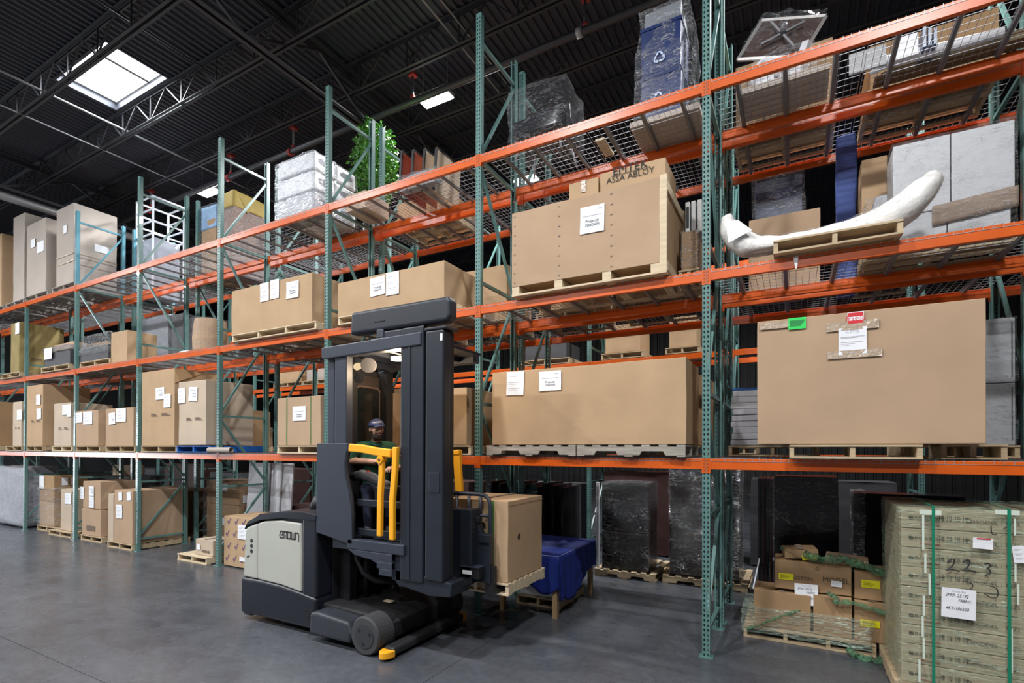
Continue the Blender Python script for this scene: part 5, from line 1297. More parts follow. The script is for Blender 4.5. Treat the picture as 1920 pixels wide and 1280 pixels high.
# fourth to seventh bay, on the floor
o = floorbox('printed_carton', 'cardboard box printed with purple check marks behind the truck', (-9.19, -7.2, 5.74, 6.55, .02, atY(422, 967, 5.74).z), 0, cuts=8)
b = bx(o); PUR = mat('ink_purple', (.10, .035, .20), .7); k = MB()
for r_ in range(4):
    for c_ in range(9):
        x_ = b[0]+.12+c_*.215+(.05 if r_ % 2 else 0); z_ = b[4]+.14+r_*(b[5]-b[4]-.16)/3.3; yq = b[2]-.0095
        k.add([(x_-.055, yq, z_), (x_-.03, yq, z_+.012), (x_-.018, yq, z_-.03), (x_-.02, yq, z_-.055)], [(0, 1, 2, 3)]); k.add([(x_-.02, yq, z_-.055), (x_+.055, yq, z_+.075), (x_+.03, yq, z_+.062), (x_-.012, yq, z_-.022)], [(0, 1, 2, 3)])
k.build('check_print', PUR, parent=o); paper(o, 446, 983, 463, 1012, b[2], 'form'); paper(o, 449, 1043, 459, 1053, b[2], 'blank')
pallet('small pallet in front of the fourth frame holding a small carton', -10.45, -9.50, 5.60, .75, 0., m_=WOODL)
o = floorbox('cardboard_box', 'small carton on the small pallet beside the fourth frame', (px(367, 5.72, .3), px(399, 5.72, .3), 5.72, 6.15, .134, atY(399, 1014, 5.72).z), 2)
k = MB(); a = atY(384, 1033, 5.71); k.box(a.x-.10, a.x+.06, 5.7085, 5.709, a.z-.02, a.z+.02); k.box(a.x+.08, a.x+.14, 5.7085, 5.709, a.z-.025, a.z+.02); k.build('print_block', mat('ink_faded', (.16, .11, .08), .9), parent=o); paper(o, 369, 1019, 375, 1030, 5.72, 'blank')
k = None
pallet('wooden pallet under the film-wrapped carton pile behind the fourth frame', -12.0, -10.6, 7.0, .95, 0.)
zz = .134
for i in range(5):
    b = (-11.9, -10.7, 7.02, 7.85, zz, zz+.25); o = floorbox('cardboard_box', 'brown carton of the film-wrapped pile behind the fourth frame, %s from bottom' % (ORD[i] if i else 'first'), b, 3, seam=False, group='film-wrapped carton pile'); zz += .256
    if i in (1, 4): MB().box(-11.5, -11.1, 7.009, 7.0105, b[4]+.05, b[5]-.04).build('paper_sheet', PAPER, parent=o)
    if i % 2: MB().box(b[1]+.009, b[1]+.0105, 7.1, 7.5, b[4]+.05, b[5]-.04).build('paper_sheet', PAPER, parent=o)
o = softbox('stretch_film', (-11.95, -10.65, 6.97, 7.90, .14, zz+.02), FILMT, None, 16, .03, 4, 3., 0, smooth=True, fine=.015); tag(o, 'clear film around the carton pile behind the fourth frame', 'film')
WP = mat('panel_white_dull', (.55, .56, .60), .5)
for i in range(3):
    xa_, xb_ = px(462+i*18, 6.75, 1.0), px(500+i*18, 6.75, 1.0)
    m = MB().add([(xa_, 6.70+.05*i, .01), (xb_, 6.70+.05*i, .01), (xb_, 6.73+.05*i, .01), (xa_, 6.73+.05*i, .01), (xa_+.05, 6.78+.05*i, 1.86), (xb_+.05, 6.78+.05*i, 1.86), (xb_+.05, 6.81+.05*i, 1.86), (xa_+.05, 6.81+.05*i, 1.86)],
                 [(0, 3, 2, 1), (4, 5, 6, 7), (0, 1, 5, 4), (1, 2, 6, 5), (2, 3, 7, 6), (3, 0, 4, 7)]).build('whiteboard', WP); tag(m, '%s white panel leaning behind the purple-marked box' % ['front', 'middle', 'rear'][i], 'panel', 'leaning white panels')
# sixth bay from the right
o = floorbox('cardboard_box', 'long deep cardboard box with a sheet below the fifth upright', (-12.92, -12.16, 5.62, 6.75, .134, atY(246, 920, 5.62).z), 1, seam=False); paper(o, 218, 945, 229, 972, 5.62, 'form', .03)
for x_ in (222, 238): paper(o, x_, 922, x_+7, 938, 5.62, 'blank', .1)
floorbox('narrow_box', 'narrow upright carton left of the long deep box', (-13.18, -12.96, 5.62, 6.3, .134, atY(208, 926, 5.62).z), 2, seam=False)
pallet('wooden pallet under the long deep box', -13.18, -12.15, 5.60, 1.2, 0.)
pallet('wooden pallet under the two stacked cartons at left', -14.72, -13.72, 5.72, .95, 0.)
o = floorbox('cardboard_box', 'lower carton of the stacked pair at left on the floor', (-14.70, -13.80, 5.74, 6.6, .134, atY(184, 956, 5.74).z), 1, seam=False); b1 = bx(o)
k = MB(); k.box(-14.45, -14.05, 5.7285, 5.7300, .25, .36); k.build('print_block', mat('ink_faded', (.16, .11, .08), .9), parent=o)
o = floorbox('cardboard_box', 'upper carton of the stacked pair at left with sheets', (-14.68, -13.84, 5.75, 6.6, b1[5]+.010, atY(184, 903, 5.75).z), 1, seam=False); paper(o, 150, 912, 157, 935, 5.75, 'form'); paper(o, 167, 911, 176, 930, 5.75, 'list'); paper(o, 167, 930, 176, 952, 5.75, 'form')
m = MB().tube([(-14.8, 5.85, b1[5]+.46), (-14.8, 5.85, b1[5]+.47)], .01, 8); 
# seventh bay
pallet('low pallet under the single upright carton at far left floor', -16.3, -15.10, 5.68, .9, 0.)
o = floorbox('cardboard_box', 'single upright carton on a low pallet at far left floor', (px(114, 5.78, .6), px(134, 5.78, .6), 5.78, 6.2, .134, atY(134, 918, 5.78).z), 2, seam=False); paper(o, 122, 924, 133, 945, 5.78, 'form')
pallet('wooden pallet under the film-wrapped cartons at far left floor', -17.52, -16.4, 5.86, .85, 0.)
zz = .134
for i, h in enumerate((.62, .30, .36)):
    b = (-17.48, -16.62, 5.90, 6.62, zz, zz+h); o = floorbox('cardboard_box', '%s brown carton of the film-wrapped far left pile' % ['lowest', 'middle', 'top'][i], b, 3 if i else 0, seam=False, group='far left film-wrapped pile'); zz += h+.008
    if i == 2: MB().box(-17.5+.03, -17.2, 5.888, 5.8895, b[4]+.02, b[5]-.0).build('paper_sheet', PAPER, parent=o)
    if i == 2:
        for y_ in (6.05, 6.25): MB().box(b[1]+.009, b[1]+.0105, y_, y_+.13, b[4]+.12, b[5]-.04).build('paper_sheet', PAPER, parent=o)
o = softbox('stretch_film', (-17.52, -16.58, 5.87, 6.66, .14, zz-.3), FILM, None, 16, .03, 4, 3., 0, smooth=True, fine=.015); tag(o, 'shiny clear film around the far left floor pile', 'film')
o = softbox('mattress', (-20.2, -17.98, 5.74, 6.45, .04, 1.62), mat('mattress_grey', (.30, .31, .35), .6, var=.1, vs=3, bump=.3, bs=7), cuts=10, wob=.05, ws=2., seed=2., bev=.05, smooth=True, fine=.012); tag(o, 'grey padded mattress in film on the floor at the left edge', 'mattress')
shrink(o, (-20.2, -17.98, 5.74, 6.45, .05, 1.60), FILM, seed=2., inf=.03, wob=.04)
# odds and ends on upper floor-level piles
floorbox('cardboard_box', 'small carton far behind the left stacked pair', (-16.2, -15.6, 7.0, 7.5, 1.42, 1.70), 2, seam=False).location.z = 1.42
floorbox('dark_table', 'dark table under the small carton far behind the left pair', (-16.9, -15.2, 6.95, 7.7, .02, 1.41), mat('goods_dark', (.05, .05, .055), .6), cat='table', seam=False)
for i, (a, c, h) in enumerate(((-14.6, -12.4, 1.15), (-9.2, -7.4, 1.0), (-6.3, -5.6, 1.2))):
    floorbox('dark_goods', '%s dark covered goods on the second-row floor at left' % ['far', 'middle', 'near'][i], (a, c, 6.98, 7.75, .02, h), mat('goods_maroon', (.055, .022, .020), .6) if i else mat('goods_brown', (.09, .05, .03), .7), cat='goods', seam=False, group='dark second-row floor goods')

# ------------------------------------------------------------------ lift truck
TR = thing('lift_truck', (-4.9, 4.75, 0))
NY = 4.08            # near side plane of the truck
def tp(nm, mb, m_, bev=0., par=None, smooth=False, fix=True, seg=2):
    o = mb.build(nm, m_, parent=par or TR, smooth=smooth, fix=fix)
    if bev: bevel(o, bev, seg)
    return o
# power unit: dark skirt, cream doors, navy hood
sk_ = [(-6.17, .10), (-6.10, .055), (-5.98, .055), (-5.94, .08), (-4.79, .08), (-4.79, .44), (-5.03, .475), (-5.4, .515), (-5.8, .53), (-6.165, .525)]
tp('skirt', MB().prism(sk_, 'y', NY-.01, 5.42), PLASTB, .035, seg=3)
k = MB()
for i in range(4): k.box(-4.97, -4.83, NY-.016, NY-.008, .20+.03*i, .212+.03*i)
tp('vent_slots', k, BLACK)
tp('body_core', MB().prism([(-6.08, .50), (-4.80, .42), (-4.80, 1.36), (-5.2, 1.36), (-5.7, 1.29), (-6.02, 1.18)], 'y', NY+.03, 5.38), PLASTB, .03)
c1 = [(-6.115, .537), (-5.842, .533), (-5.842, 1.225), (-6.04, 1.165), (-6.085, 1.125)]
d1 = tp('rear_door', MB().prism(c1, 'y', NY-.004, NY+.05), CREAM, .02, seg=3)
for i in range(3):
    c_ = MB(); c_.tube([(-5.955+.0*i, NY-.006, 1.00-.065*i), (-5.955, NY+.02, 1.00-.065*i)], .026, 16); tp('round_vent', c_, BLACK, par=d1)
MB().bar((-6.04, NY-.008, .79), (-5.99, NY-.008, .815), .004, .012).build('latch', BLACK, parent=d1)
d2 = tp('side_cover', MB().prism([(-5.836, .533), (-5.4, .520), (-5.045, .480), (-5.04, .9), (-5.055, 1.28), (-5.4, 1.29), (-5.70, 1.262), (-5.836, 1.228)], 'y', NY-.004, NY+.05), CREAM, .018, seg=3)
LG = MB(); a = atY(541, 1003.5, NY-.01)
# lettering of the maker's mark drawn as strokes
def glyph(mb, segs, ox, oz, s, w):
    for s_ in segs:
        for i in range(len(s_)-1):
            p, q = Vector((ox+s_[i][0]*s, NY-.0075, oz+s_[i][1]*s)), Vector((ox+s_[i+1][0]*s, NY-.0075, oz+s_[i+1][1]*s))
            d = (q-p).normalized()*w*.5; n_ = Vector((-d.z, 0, d.x)); mb.add([p-d-n_, q+d-n_, q+d+n_, p-d+n_], [(0, 1, 2, 3)])
G = {'C': [[(1, .0), (.15, 0), (0, .35), (.3, 1), (1, 1), (.9, .45), (.55, .45)]], 'R': [[(0, 0), (.12, 1), (1, 1), (1.0, 0)], [(.45, .0), (.5, .5)]], 'O': [[(0, 0), (.95, 0), (1, 1), (.05, 1), (0, 0)]],
     'W': [[(.05, 1), (0, 0), (1, 0), (1.05, 1)], [(.5, 0), (.52, .9)]], 'N': [[(0, 0), (.05, 1), (.85, 1), (1.0, .6), (1.0, -.25)]]}
zx = a.x-.165
for ch, w in (('C', .058), ('R', .052), ('O', .052), ('W', .056), ('N', .056)):
    glyph(LG, [[(p[0]*w/.075, p[1]) for p in s_] for s_ in G[ch]], zx, a.z-.037, .075, .014); zx += w+.016
LG.build('maker_lettering', INK, parent=d2)
tp('front_column', MB().box(-5.035, -4.79, NY, 5.40, .44, 1.38), PLASTB, .03, seg=3)
hood = [(-6.10, 1.13), (-6.03, 1.235), (-5.83, 1.32), (-5.80, 1.345), (-5.4, 1.395), (-5.0, 1.42), (-4.79, 1.395), (-4.79, 1.335), (-5.1, 1.325), (-5.4, 1.318), (-5.78, 1.272), (-6.05, 1.185)]
tp('hood', MB().prism(hood, 'y', NY-.012, 5.41), PLASTB, .012)
tp('beacon_base', MB().tube([(-5.22, 4.45, 1.39), (-5.22, 4.45, 1.48), (-5.20, 4.45, 1.56)], .075, 18, rs=[.09, .07, .045]), BLACK, smooth=True)
for i, (x_, y_) in enumerate(((-5.02, 4.6), (-4.92, 4.8))): tp('document', MB().box(x_-.11, x_+.11, y_-.12, y_+.12, 1.423, 1.428), PAPER)
# chassis, wheels, guide bar
tp('chassis', MB().prism([(-4.80, .12), (-3.76, .12), (-3.74, .31), (-3.95, .345), (-4.80, .37)], 'y', 4.18, 5.36), mat('chassis_black', (.014, .014, .016), .6, var=.3, vs=5), .02)
tp('outrigger', MB().prism([(-4.76, .085), (-4.13, .085), (-4.10, .20), (-4.16, .31), (-4.62, .345), (-4.74, .33)], 'y', 3.95, 4.20), mat('outrigger_grey', (.024, .028, .036), .55, var=.2, vs=5), .035, seg=3)
tp('outrigger', MB().prism([(-4.76, .085), (-4.13, .085), (-4.10, .20), (-4.16, .31), (-4.62, .345), (-4.74, .33)], 'y', 5.32, 5.52), mat('outrigger_grey', (.045, .05, .06), .55), .035, seg=3)
for yy, s_ in ((3.955, 1), (5.50, -1)):
    w = tp('load_wheel', MB().tube([(-3.92, yy, .205), (-3.92, yy+s_*.02, .205), (-3.92, yy+s_*.24, .205)], .2, 32, rs=[.185, .2, .2]), RUBBER, smooth=False)
    h = MB().tube([(-3.92, yy-s_*.006, .205), (-3.92, yy+s_*.01, .205)], .125, 28).build('hub', mat('hub_grey', (.03, .031, .036), .5), parent=w)
    k = MB()
    for i in range(3):
        t_ = .4+i*2.094; k.cyl((-3.92+.082*math.cos(t_), yy-s_*.009, .205+.082*math.sin(t_)), 'y', .017, .004, 10)
    k.build('hub_bolts', BLACK, parent=w)
tp('wheel_cover', MB().tube([(-3.92, 4.18, .205), (-3.92, 4.26, .205)], .19, 24), BLACK)
tp('guide_bar', MB().box(-3.72, -3.58, 4.02, 5.30, .035, .125), mat('guide_bar_black', (.02, .02, .022), .55), .03, seg=3)
for yy, s_ in ((4.04, -1), (5.28, 1)):
    arc = [(-3.65+.078*math.cos(t_), yy+s_*.13*abs(math.sin(t_))) for t_ in [math.pi*i/10 for i in range(11)]]
    if s_ < 0: arc = arc[::-1]
    tp('bumper_tip', MB().prism(arc, 'z', .03, .10), YELLOW, .008)
tp('wood_chip', MB().box(-4.22, -4.10, 4.55, 4.62, .372, .380), WOODL)
# lower mast behind the cab
for y_ in (4.40, 5.02): tp('main_mast_rail', MB().box(-4.76, -4.60, y_, y_+.12, .36, 3.15), BLACK, .008)
tp('main_mast_tie', MB().box(-4.73, -4.63, 4.52, 5.02, .42, .55), BLACK); tp('main_mast_tie', MB().box(-4.73, -4.63, 4.52, 5.02, .95, 1.03), BLACK)
for y_ in (4.62, 4.85): tp('lift_cylinder', MB().cyl((-4.55, y_, .37), 'z', .035, .70, 12), BLACK, smooth=True)
tp('cable_bundle', MB().tube([(-4.4, 4.3, 1.06), (-4.38, 4.3, .9), (-4.30, 4.32, .75), (-4.2, 4.4, .65), (-4.1, 4.6, .6), (-4.2, 4.8, .45)], .03, 8), BLACK, smooth=True)
tp('mast_back_plate', MB().box(-4.78, -4.765, 4.30, 5.20, .37, 1.10), BLACK)
# operator cab
CABX0, CABX1 = -4.79, -3.52
fl_ = tp('cab_floor', MB().prism([(-4.60, 1.03), (-3.52, 1.05), (-3.52, 1.165), (-4.60, 1.165)], 'y', 4.14, 5.36), STEELM, .01)
tp('sill_plate', MB().box(-4.30, -3.50, 4.075, 4.15, 1.06, 1.170), STEELM, .01)
tp('under_bracket', MB().prism([(-4.30, 1.06), (-4.2, 1.0), (-3.95, .97), (-3.85, .93), (-3.80, .88), (-3.66, .88), (-3.66, 1.06)], 'y', 4.08, 4.5), STEELM, .008)
pan = [(-4.79, 1.20), (-4.30, 1.115), (-4.225, 1.115), (-4.235, 1.45), (-4.27, 1.65), (-4.335, 1.85), (-4.345, 2.0), (-4.315, 2.13), (-4.29, 2.213), (-4.79, 2.213)]
tp('side_panel', MB().prism(pan, 'y', 4.075, 4.125), STEELM, .006)
edge = [(-4.222, 4.10, 1.13), (-4.232, 4.10, 1.45), (-4.262, 4.10, 1.65), (-4.325, 4.10, 1.85), (-4.335, 4.10, 2.0), (-4.305, 4.10, 2.13), (-4.285, 4.10, 2.19)]
tp('panel_edging', MB().tube(edge, .022, 8), BLACK, smooth=True)
tp('rear_panel', MB().box(-4.80, -4.77, 4.12, 5.36, 1.18, 2.21), STEELM)
wallm = mat('cab_wall_brown', (.050, .038, .034), .45, var=.3, vs=3)
tp('rear_wall', MB().box(-4.77, -4.765, 4.40, 5.10, 1.17, 3.15), mat('cab_wall_dark', (.03, .03, .034), .5))
rw = tp('window_surround', MB().box(-4.762, -4.735, 4.55, 5.10, 1.95, 3.08), wallm, .01)
def rrect(y0, y1, z0, z1, r, n=5):
    q = []
    for cy_, cz_, t0 in ((y1-r, z1-r, 0), (y0+r, z1-r, 90), (y0+r, z0+r, 180), (y1-r, z0+r, 270)):
        q += [(cy_+r*math.cos(R(t0+90*i/n)), cz_+r*math.sin(R(t0+90*i/n))) for i in range(n+1)]
    return q
q = rrect(4.61, 5.03, 2.20, 2.93, .07)
MB().prism(q, 'x', -4.734, -4.728).build('window_pane', mat('cab_glass', (.008, .009, .010), .08), parent=rw, fix=True)
MB().tube([(-4.728, p[0], p[1]) for p in q]+[(-4.728, q[0][0], q[0][1])], .014, 8).build('window_gasket', mat('gasket_brown', (.16, .11, .09), .4), parent=rw, smooth=True)
for x0_, x1_, y0_ in ((-4.715, -4.60, 4.16), (-4.545, -4.36, 4.11)): tp('guard_post', MB().box(x0_, x1_, y0_, y0_+.10, 2.18, 3.24), STEELM, .012)
tp('guard_post', MB().box(-4.78, -4.70, 5.10, 5.20, 2.18, 3.24), STEELM, .012)
gs = MB().prism([(-4.735, 3.20), (-4.70, 3.17), (-3.3, 3.20), (-3.3, 3.335), (-4.735, 3.305)], 'y', 4.085, 4.20); tp('guard_rail', gs, STEELM, .012)
tp('guard_rail', MB().box(-4.735, -3.4, 5.22, 5.35, 3.20, 3.31), STEELM, .012)
tp('roof_plate', MB().box(-4.735, -3.3, 4.20, 5.22, 3.27, 3.30), STEELD)
for i in range(4): tp('roof_bar', MB().box(-4.5+.28*i, -4.44+.28*i, 4.20, 5.22, 3.22, 3.27), STEELD)
tp('guard_rail', MB().box(-4.735, -4.62, 4.2, 5.22, 3.17, 3.27), STEELM, .01)
# roof lamp, fan, work light
tp('dome_lamp', MB().tube([(-4.05, 4.60, 3.22), (-4.05, 4.60, 3.185)], .08, 20), emis('dome_lamp_warm', (1, .72, .42), 7.0))
pl_ = bpy.data.lights.new('dome_light', 'POINT'); pl_.energy = 32; pl_.color = (1, .75, .5); pl_.shadow_soft_size = .08
po = bpy.data.objects.new('dome_light', pl_); COL.objects.link(po); po.parent = TR; po.location = Vector((-3.95, 4.45, 3.05))-ORG[TR.name]
fa = tp('cab_fan', MB().tube([(-4.32, 4.42, 3.12), (-4.28, 4.36, 3.11)], .085, 22), mat('fan_grey', (.16, .16, .17), .4), smooth=False)
MB().tube([(-4.32, 4.42, 3.12), (-4.36, 4.46, 3.17)], .03, 10).build('fan_motor', BLACK, parent=fa)
tp('work_light', MB().tube([(-4.42, 4.36, 2.98), (-4.36, 4.30, 2.96)], .06, 16), BLACK)
tp('work_light', MB().tube([(-4.47, 4.40, 3.12), (-4.44, 4.34, 3.10)], .04, 14), emis('work_light_warm', (1, .75, .4), .8))
# seat, console, controls
tp('seat_cushion', MB().box(-4.68, -4.28, 4.45, 4.95, 1.42, 1.52), BLACK, .04, seg=3)
tp('seat_pedestal', MB().box(-4.6, -4.36, 4.55, 4.85, 1.165, 1.42), BLACK, .02)
tp('seat_back', MB().box(-4.73, -4.64, 4.45, 4.95, 1.50, 2.10), BLACK, .04, seg=3)
ar = [(-4.45, 4.30, 1.83), (-4.30, 4.30, 1.86), (-4.15, 4.30, 1.83), (-3.98, 4.32, 1.76), (-3.86, 4.34, 1.74)]
tp('armrest', MB().tube(ar, .055, 10, rs=[.05, .06, .06, .05, .03]), mat('armrest_grey', (.07, .07, .075), .5), smooth=True)
tp('control_pod', MB().box(-4.10, -3.78, 4.26, 4.42, 1.55, 1.75), BLACK, .03)
tp('control_knob', MB().sphere((-4.02, 4.33, 1.90), .028, 14, 10, (1.3, 1, .8)), mat('knob_pale', (.45, .46, .45), .4), smooth=True)
tp('control_stem', MB().cyl((-4.02, 4.33, 1.74), 'z', .012, .15, 8), BLACK)
tp('stop_button', MB().cyl((-4.20, 4.29, 1.88), 'z', .02, .03, 12), REDM)
for zz in (1.52, 1.20): tp('inner_rail', MB().box(-4.24, -3.55, 4.16, 4.20, zz, zz+.08), STEELD, .01)
tp('cab_front_panel', MB().box(-3.62, -3.59, 4.2, 4.85, 1.17, 2.05), mat('cab_front_black', (.012, .012, .014), .5))
tp('cab_far_panel', MB().box(-4.75, -3.9, 5.30, 5.34, 1.17, 2.05), BLACK)
# yellow gates
def bentbar(pts, w, h):
    m_ = MB(); P_ = [Vector(p) for p in pts]; vs = []; n_ = len(P_)
    for i, p in enumerate(P_):
        t_ = (P_[min(i+1, n_-1)]-P_[max(i-1, 0)]).normalized(); yv = Vector((0, 1, 0)); s_ = t_.cross(yv).normalized()
        vs += [p-s_*w/2-yv*h/2, p+s_*w/2-yv*h/2, p+s_*w/2+yv*h/2, p-s_*w/2+yv*h/2]
    fs = [(0, 1, 2, 3), tuple((n_-1)*4+j for j in (3, 2, 1, 0))]
    for i in range(n_-1):
        for j in range(4): fs.append((i*4+j, i*4+(j+1) % 4, i*4+4+(j+1) % 4, i*4+4+j))
    return m_.add(vs, fs)
gy = 4.085
tp('gate_rail', bentbar([atY(657, 839, gy), atY(680, 841, gy), atY(705, 846, gy), atY(735, 850, gy)], .085, .06), YELLOW, .01)
g1 = tp('gate_post', bentbar([atY(716.5, 857, gy), atY(716, 890, gy), atY(713.5, 930, gy), atY(712.5, 1005, gy)], .058, .05), YELLOW, .01)
MB().tube([(atY(716, 856, gy).x, gy-.04, atY(716, 856, gy).z-.03), (atY(716, 856, gy).x, gy+.03, atY(716, 856, gy).z-.03)], .04, 18).build('pivot', YELLOW, parent=g1)
MB().tube([(atY(716, 856, gy).x, gy-.046, atY(716, 856, gy).z-.03), (atY(716, 856, gy).x, gy-.03, atY(716, 856, gy).z-.03)], .016, 12).build('pivot_bolt', mat('bolt_dark', (.2, .09, .01), .5), parent=g1)
tp('gate_post', bentbar([atY(742.5, 838, gy), atY(741, 880, gy), atY(736, 940, gy), atY(736, 1012, gy)], .062, .05), YELLOW, .01)
fy = 5.37
tp('far_gate_post', bentbar([(atY(857, 843, fy).x, fy, atY(857, 843, fy).z), (atY(859, 880, fy).x, fy, atY(859, 880, fy).z), (atY(862, 925, fy).x, fy, atY(862, 925, fy).z)], .10, .06), YELLOW, .012)
tp('far_gate_cap', MB().box(atY(851, 843, fy).x, atY(864, 843, fy).x, fy-.045, fy+.04, 2.08, 2.14), YELLOW, .012)
# auxiliary mast
hd = tp('mast_hood', MB().prism([(-4.29, 3.405), (-2.985, 3.405), (-2.955, 3.42), (-2.94, 3.46), (-2.94, 3.60), (-2.955, 3.635), (-2.985, 3.65), (-4.27, 3.65)], 'y', 4.085, 4.22), STEELD, .045, seg=4)
MB().box(-3.92, -3.78, NY-.002, NY+.01, 3.50, 3.505).build('hood_seam', BLACK, parent=hd)
tp('mast_column', MB().box(-3.575, -3.275, 4.10, 4.28, .80, 3.40), STEELD, .015)
tp('column_flange', MB().box(-3.47, -3.44, 4.094, 4.10, .82, 3.3), STEELD, .002)
tp('mast_gap', MB().box(-3.275, -3.245, 4.14, 4.27, .80, 3.38), BLACK)
tp('mast_column', MB().box(-3.245, -3.02, 4.09, 4.22, .84, 3.335), STEELD, .02, seg=3)
tp('column_cap', MB().box(-3.255, -2.99, 4.085, 4.30, 3.335, 3.365), STEELD, .01)
tp('column_channel', MB().box(-3.10, -3.03, 4.22, 4.285, .84, 3.33), BLACK, .006)
tp('cover_plate', MB().box(-3.19, -3.06, 4.083, 4.092, 1.72, 1.92), STEELD, .004)
tp('serial_tag', MB().box(-3.055, -3.03, 4.084, 4.092, 3.22, 3.29), PAPER)
tp('mast_bracket', MB().box(-3.83, -3.56, 4.10, 4.4, 3.22, 3.40), STEELD, .02, seg=3)
tp('mast_bracket', MB().box(-3.98, -3.80, 4.09, 4.3, 3.24, 3.33), STEELM, .008); tp('mast_bracket', MB().box(-3.90, -3.80, 4.09, 4.3, 3.33, 3.42), STEELM, .008)
tp('mast_foot', MB().prism([(-3.65, .80), (-3.62, .74), (-3.2, .68), (-2.95, .70), (-2.93, .84), (-3.65, .90)], 'y', 4.12, 4.34), STEELD, .01)
tp('mast_foot_roller', MB().tube([(-3.02, 4.2, .73), (-3.02, 4.5, .73)], .055, 14), BLACK)
for zz, xx in ((1.02, -3.87), (.93, -3.87), (.86, -3.84)): tp('cable_guide', MB().box(xx, -3.66, 4.078, 4.2, zz-.035, zz+.035), STEELM, .006)
tp('lower_gusset', MB().box(-3.70, -3.57, 4.12, 4.4, .78, 1.08), STEELD, .01)
# turret head, carriage, backrest and forks reaching toward the rack
tp('turret_block', MB().box(-3.20, -2.96, 4.50, 4.68, .74, 1.52), STEELD, .012)
tp('carriage', MB().prism([(-3.08, .74), (-2.80, .74), (-2.80, 1.18), (-2.88, 1.20), (-2.95, 1.36), (-2.95, 1.42), (-3.08, 1.42)], 'y', 4.62, 4.70), STEELD, .01)
tp('carriage_cap', MB().box(-2.98, -2.92, 4.58, 4.66, 1.38, 1.44), BLACK, .008)
tp('fork_clamp', MB().box(-2.94, -2.80, 4.60, 4.70, 1.16, 1.26), STEELD, .015)
b_ = tp('traverse_bar', MB().box(-3.10, -2.86, 4.50, 4.62, .80, .92), BLACK, .01)
MB().box(-3.06, -2.95, 4.494, 4.50, .845, .885).build('data_plate', PAPER, parent=b_)
MB().box(-3.10, -2.86, 4.49, 4.62, .92, .93).build('bar_top', STEELM, parent=b_)
RB = STEELM
tp('backrest_hoop', MB().tube([(-3.45, 4.70, 1.665), (-2.98, 4.70, 1.665), (-2.90, 4.70, 1.65), (-2.86, 4.70, 1.61), (-2.845, 4.70, 1.54), (-2.845, 4.70, .80)], .022, 10), RB, smooth=True)
tp('backrest_rail', MB().tube([(-3.45, 4.70, 1.44), (-2.845, 4.70, 1.44)], .018, 8), RB, smooth=True)
for x_ in (-3.28, -3.12, -2.97): tp('backrest_bar', MB().tube([(x_, 4.70, 1.66), (x_, 4.70, 1.18 if x_ < -3.2 else 1.40)], .018, 8), RB, smooth=True)
for x_ in (-3.30, -2.88): tp('fork', MB().prism([(4.64, .92), (4.64, .625), (5.58, .645), (5.58, .660), (4.70, .675), (4.70, .92)], 'x', x_, x_+.12), BLACK, .006)
tag(TR, 'grey and cream turret lift truck with raised operator cab', 'lift truck')
# load on the forks
LX0, LX1, LY0, LY1 = -3.46, -2.665, 4.765, 5.60
pallet('pale pallet held on the lift truck forks', LX0-.02, LX1+.02, LY0-.03, LY1-LY0+.07, .600, m_=WOODL, style='y', h=.128)
ld_ = softbox('cardboard_box', (LX0, LX1, LY0, LY1, .732, 1.60), KRAFT[0], cuts=6, wob=.006, seed=4.); tag(ld_, 'cardboard box carried on the lift truck forks', 'box')
MB().box(LX1+.008, LX1+.0095, LY0-.005, LY1+.005, 1.555, 1.56).build('lid_edge', KRAFT[3], parent=ld_)
m = MB().tube([(LX1+.008, 5.0, 1.20), (LX1+.010, 5.0, 1.20)], .03, 18); m.build('hand_hole', mat('hole_brown', (.06, .035, .02), .8), parent=ld_)
Xs = px(925, LY0, 1.1); MB().box(Xs-.012, Xs+.012, LY0-.010, LY0-.0085, .735, 1.60).build('strap', STRAPG, parent=ld_)
MB().box(LX0+.38, LX0+.44, LY0+.005, LY1-.005, 1.607, 1.6078).build('tape_strip', TAPE, parent=ld_)

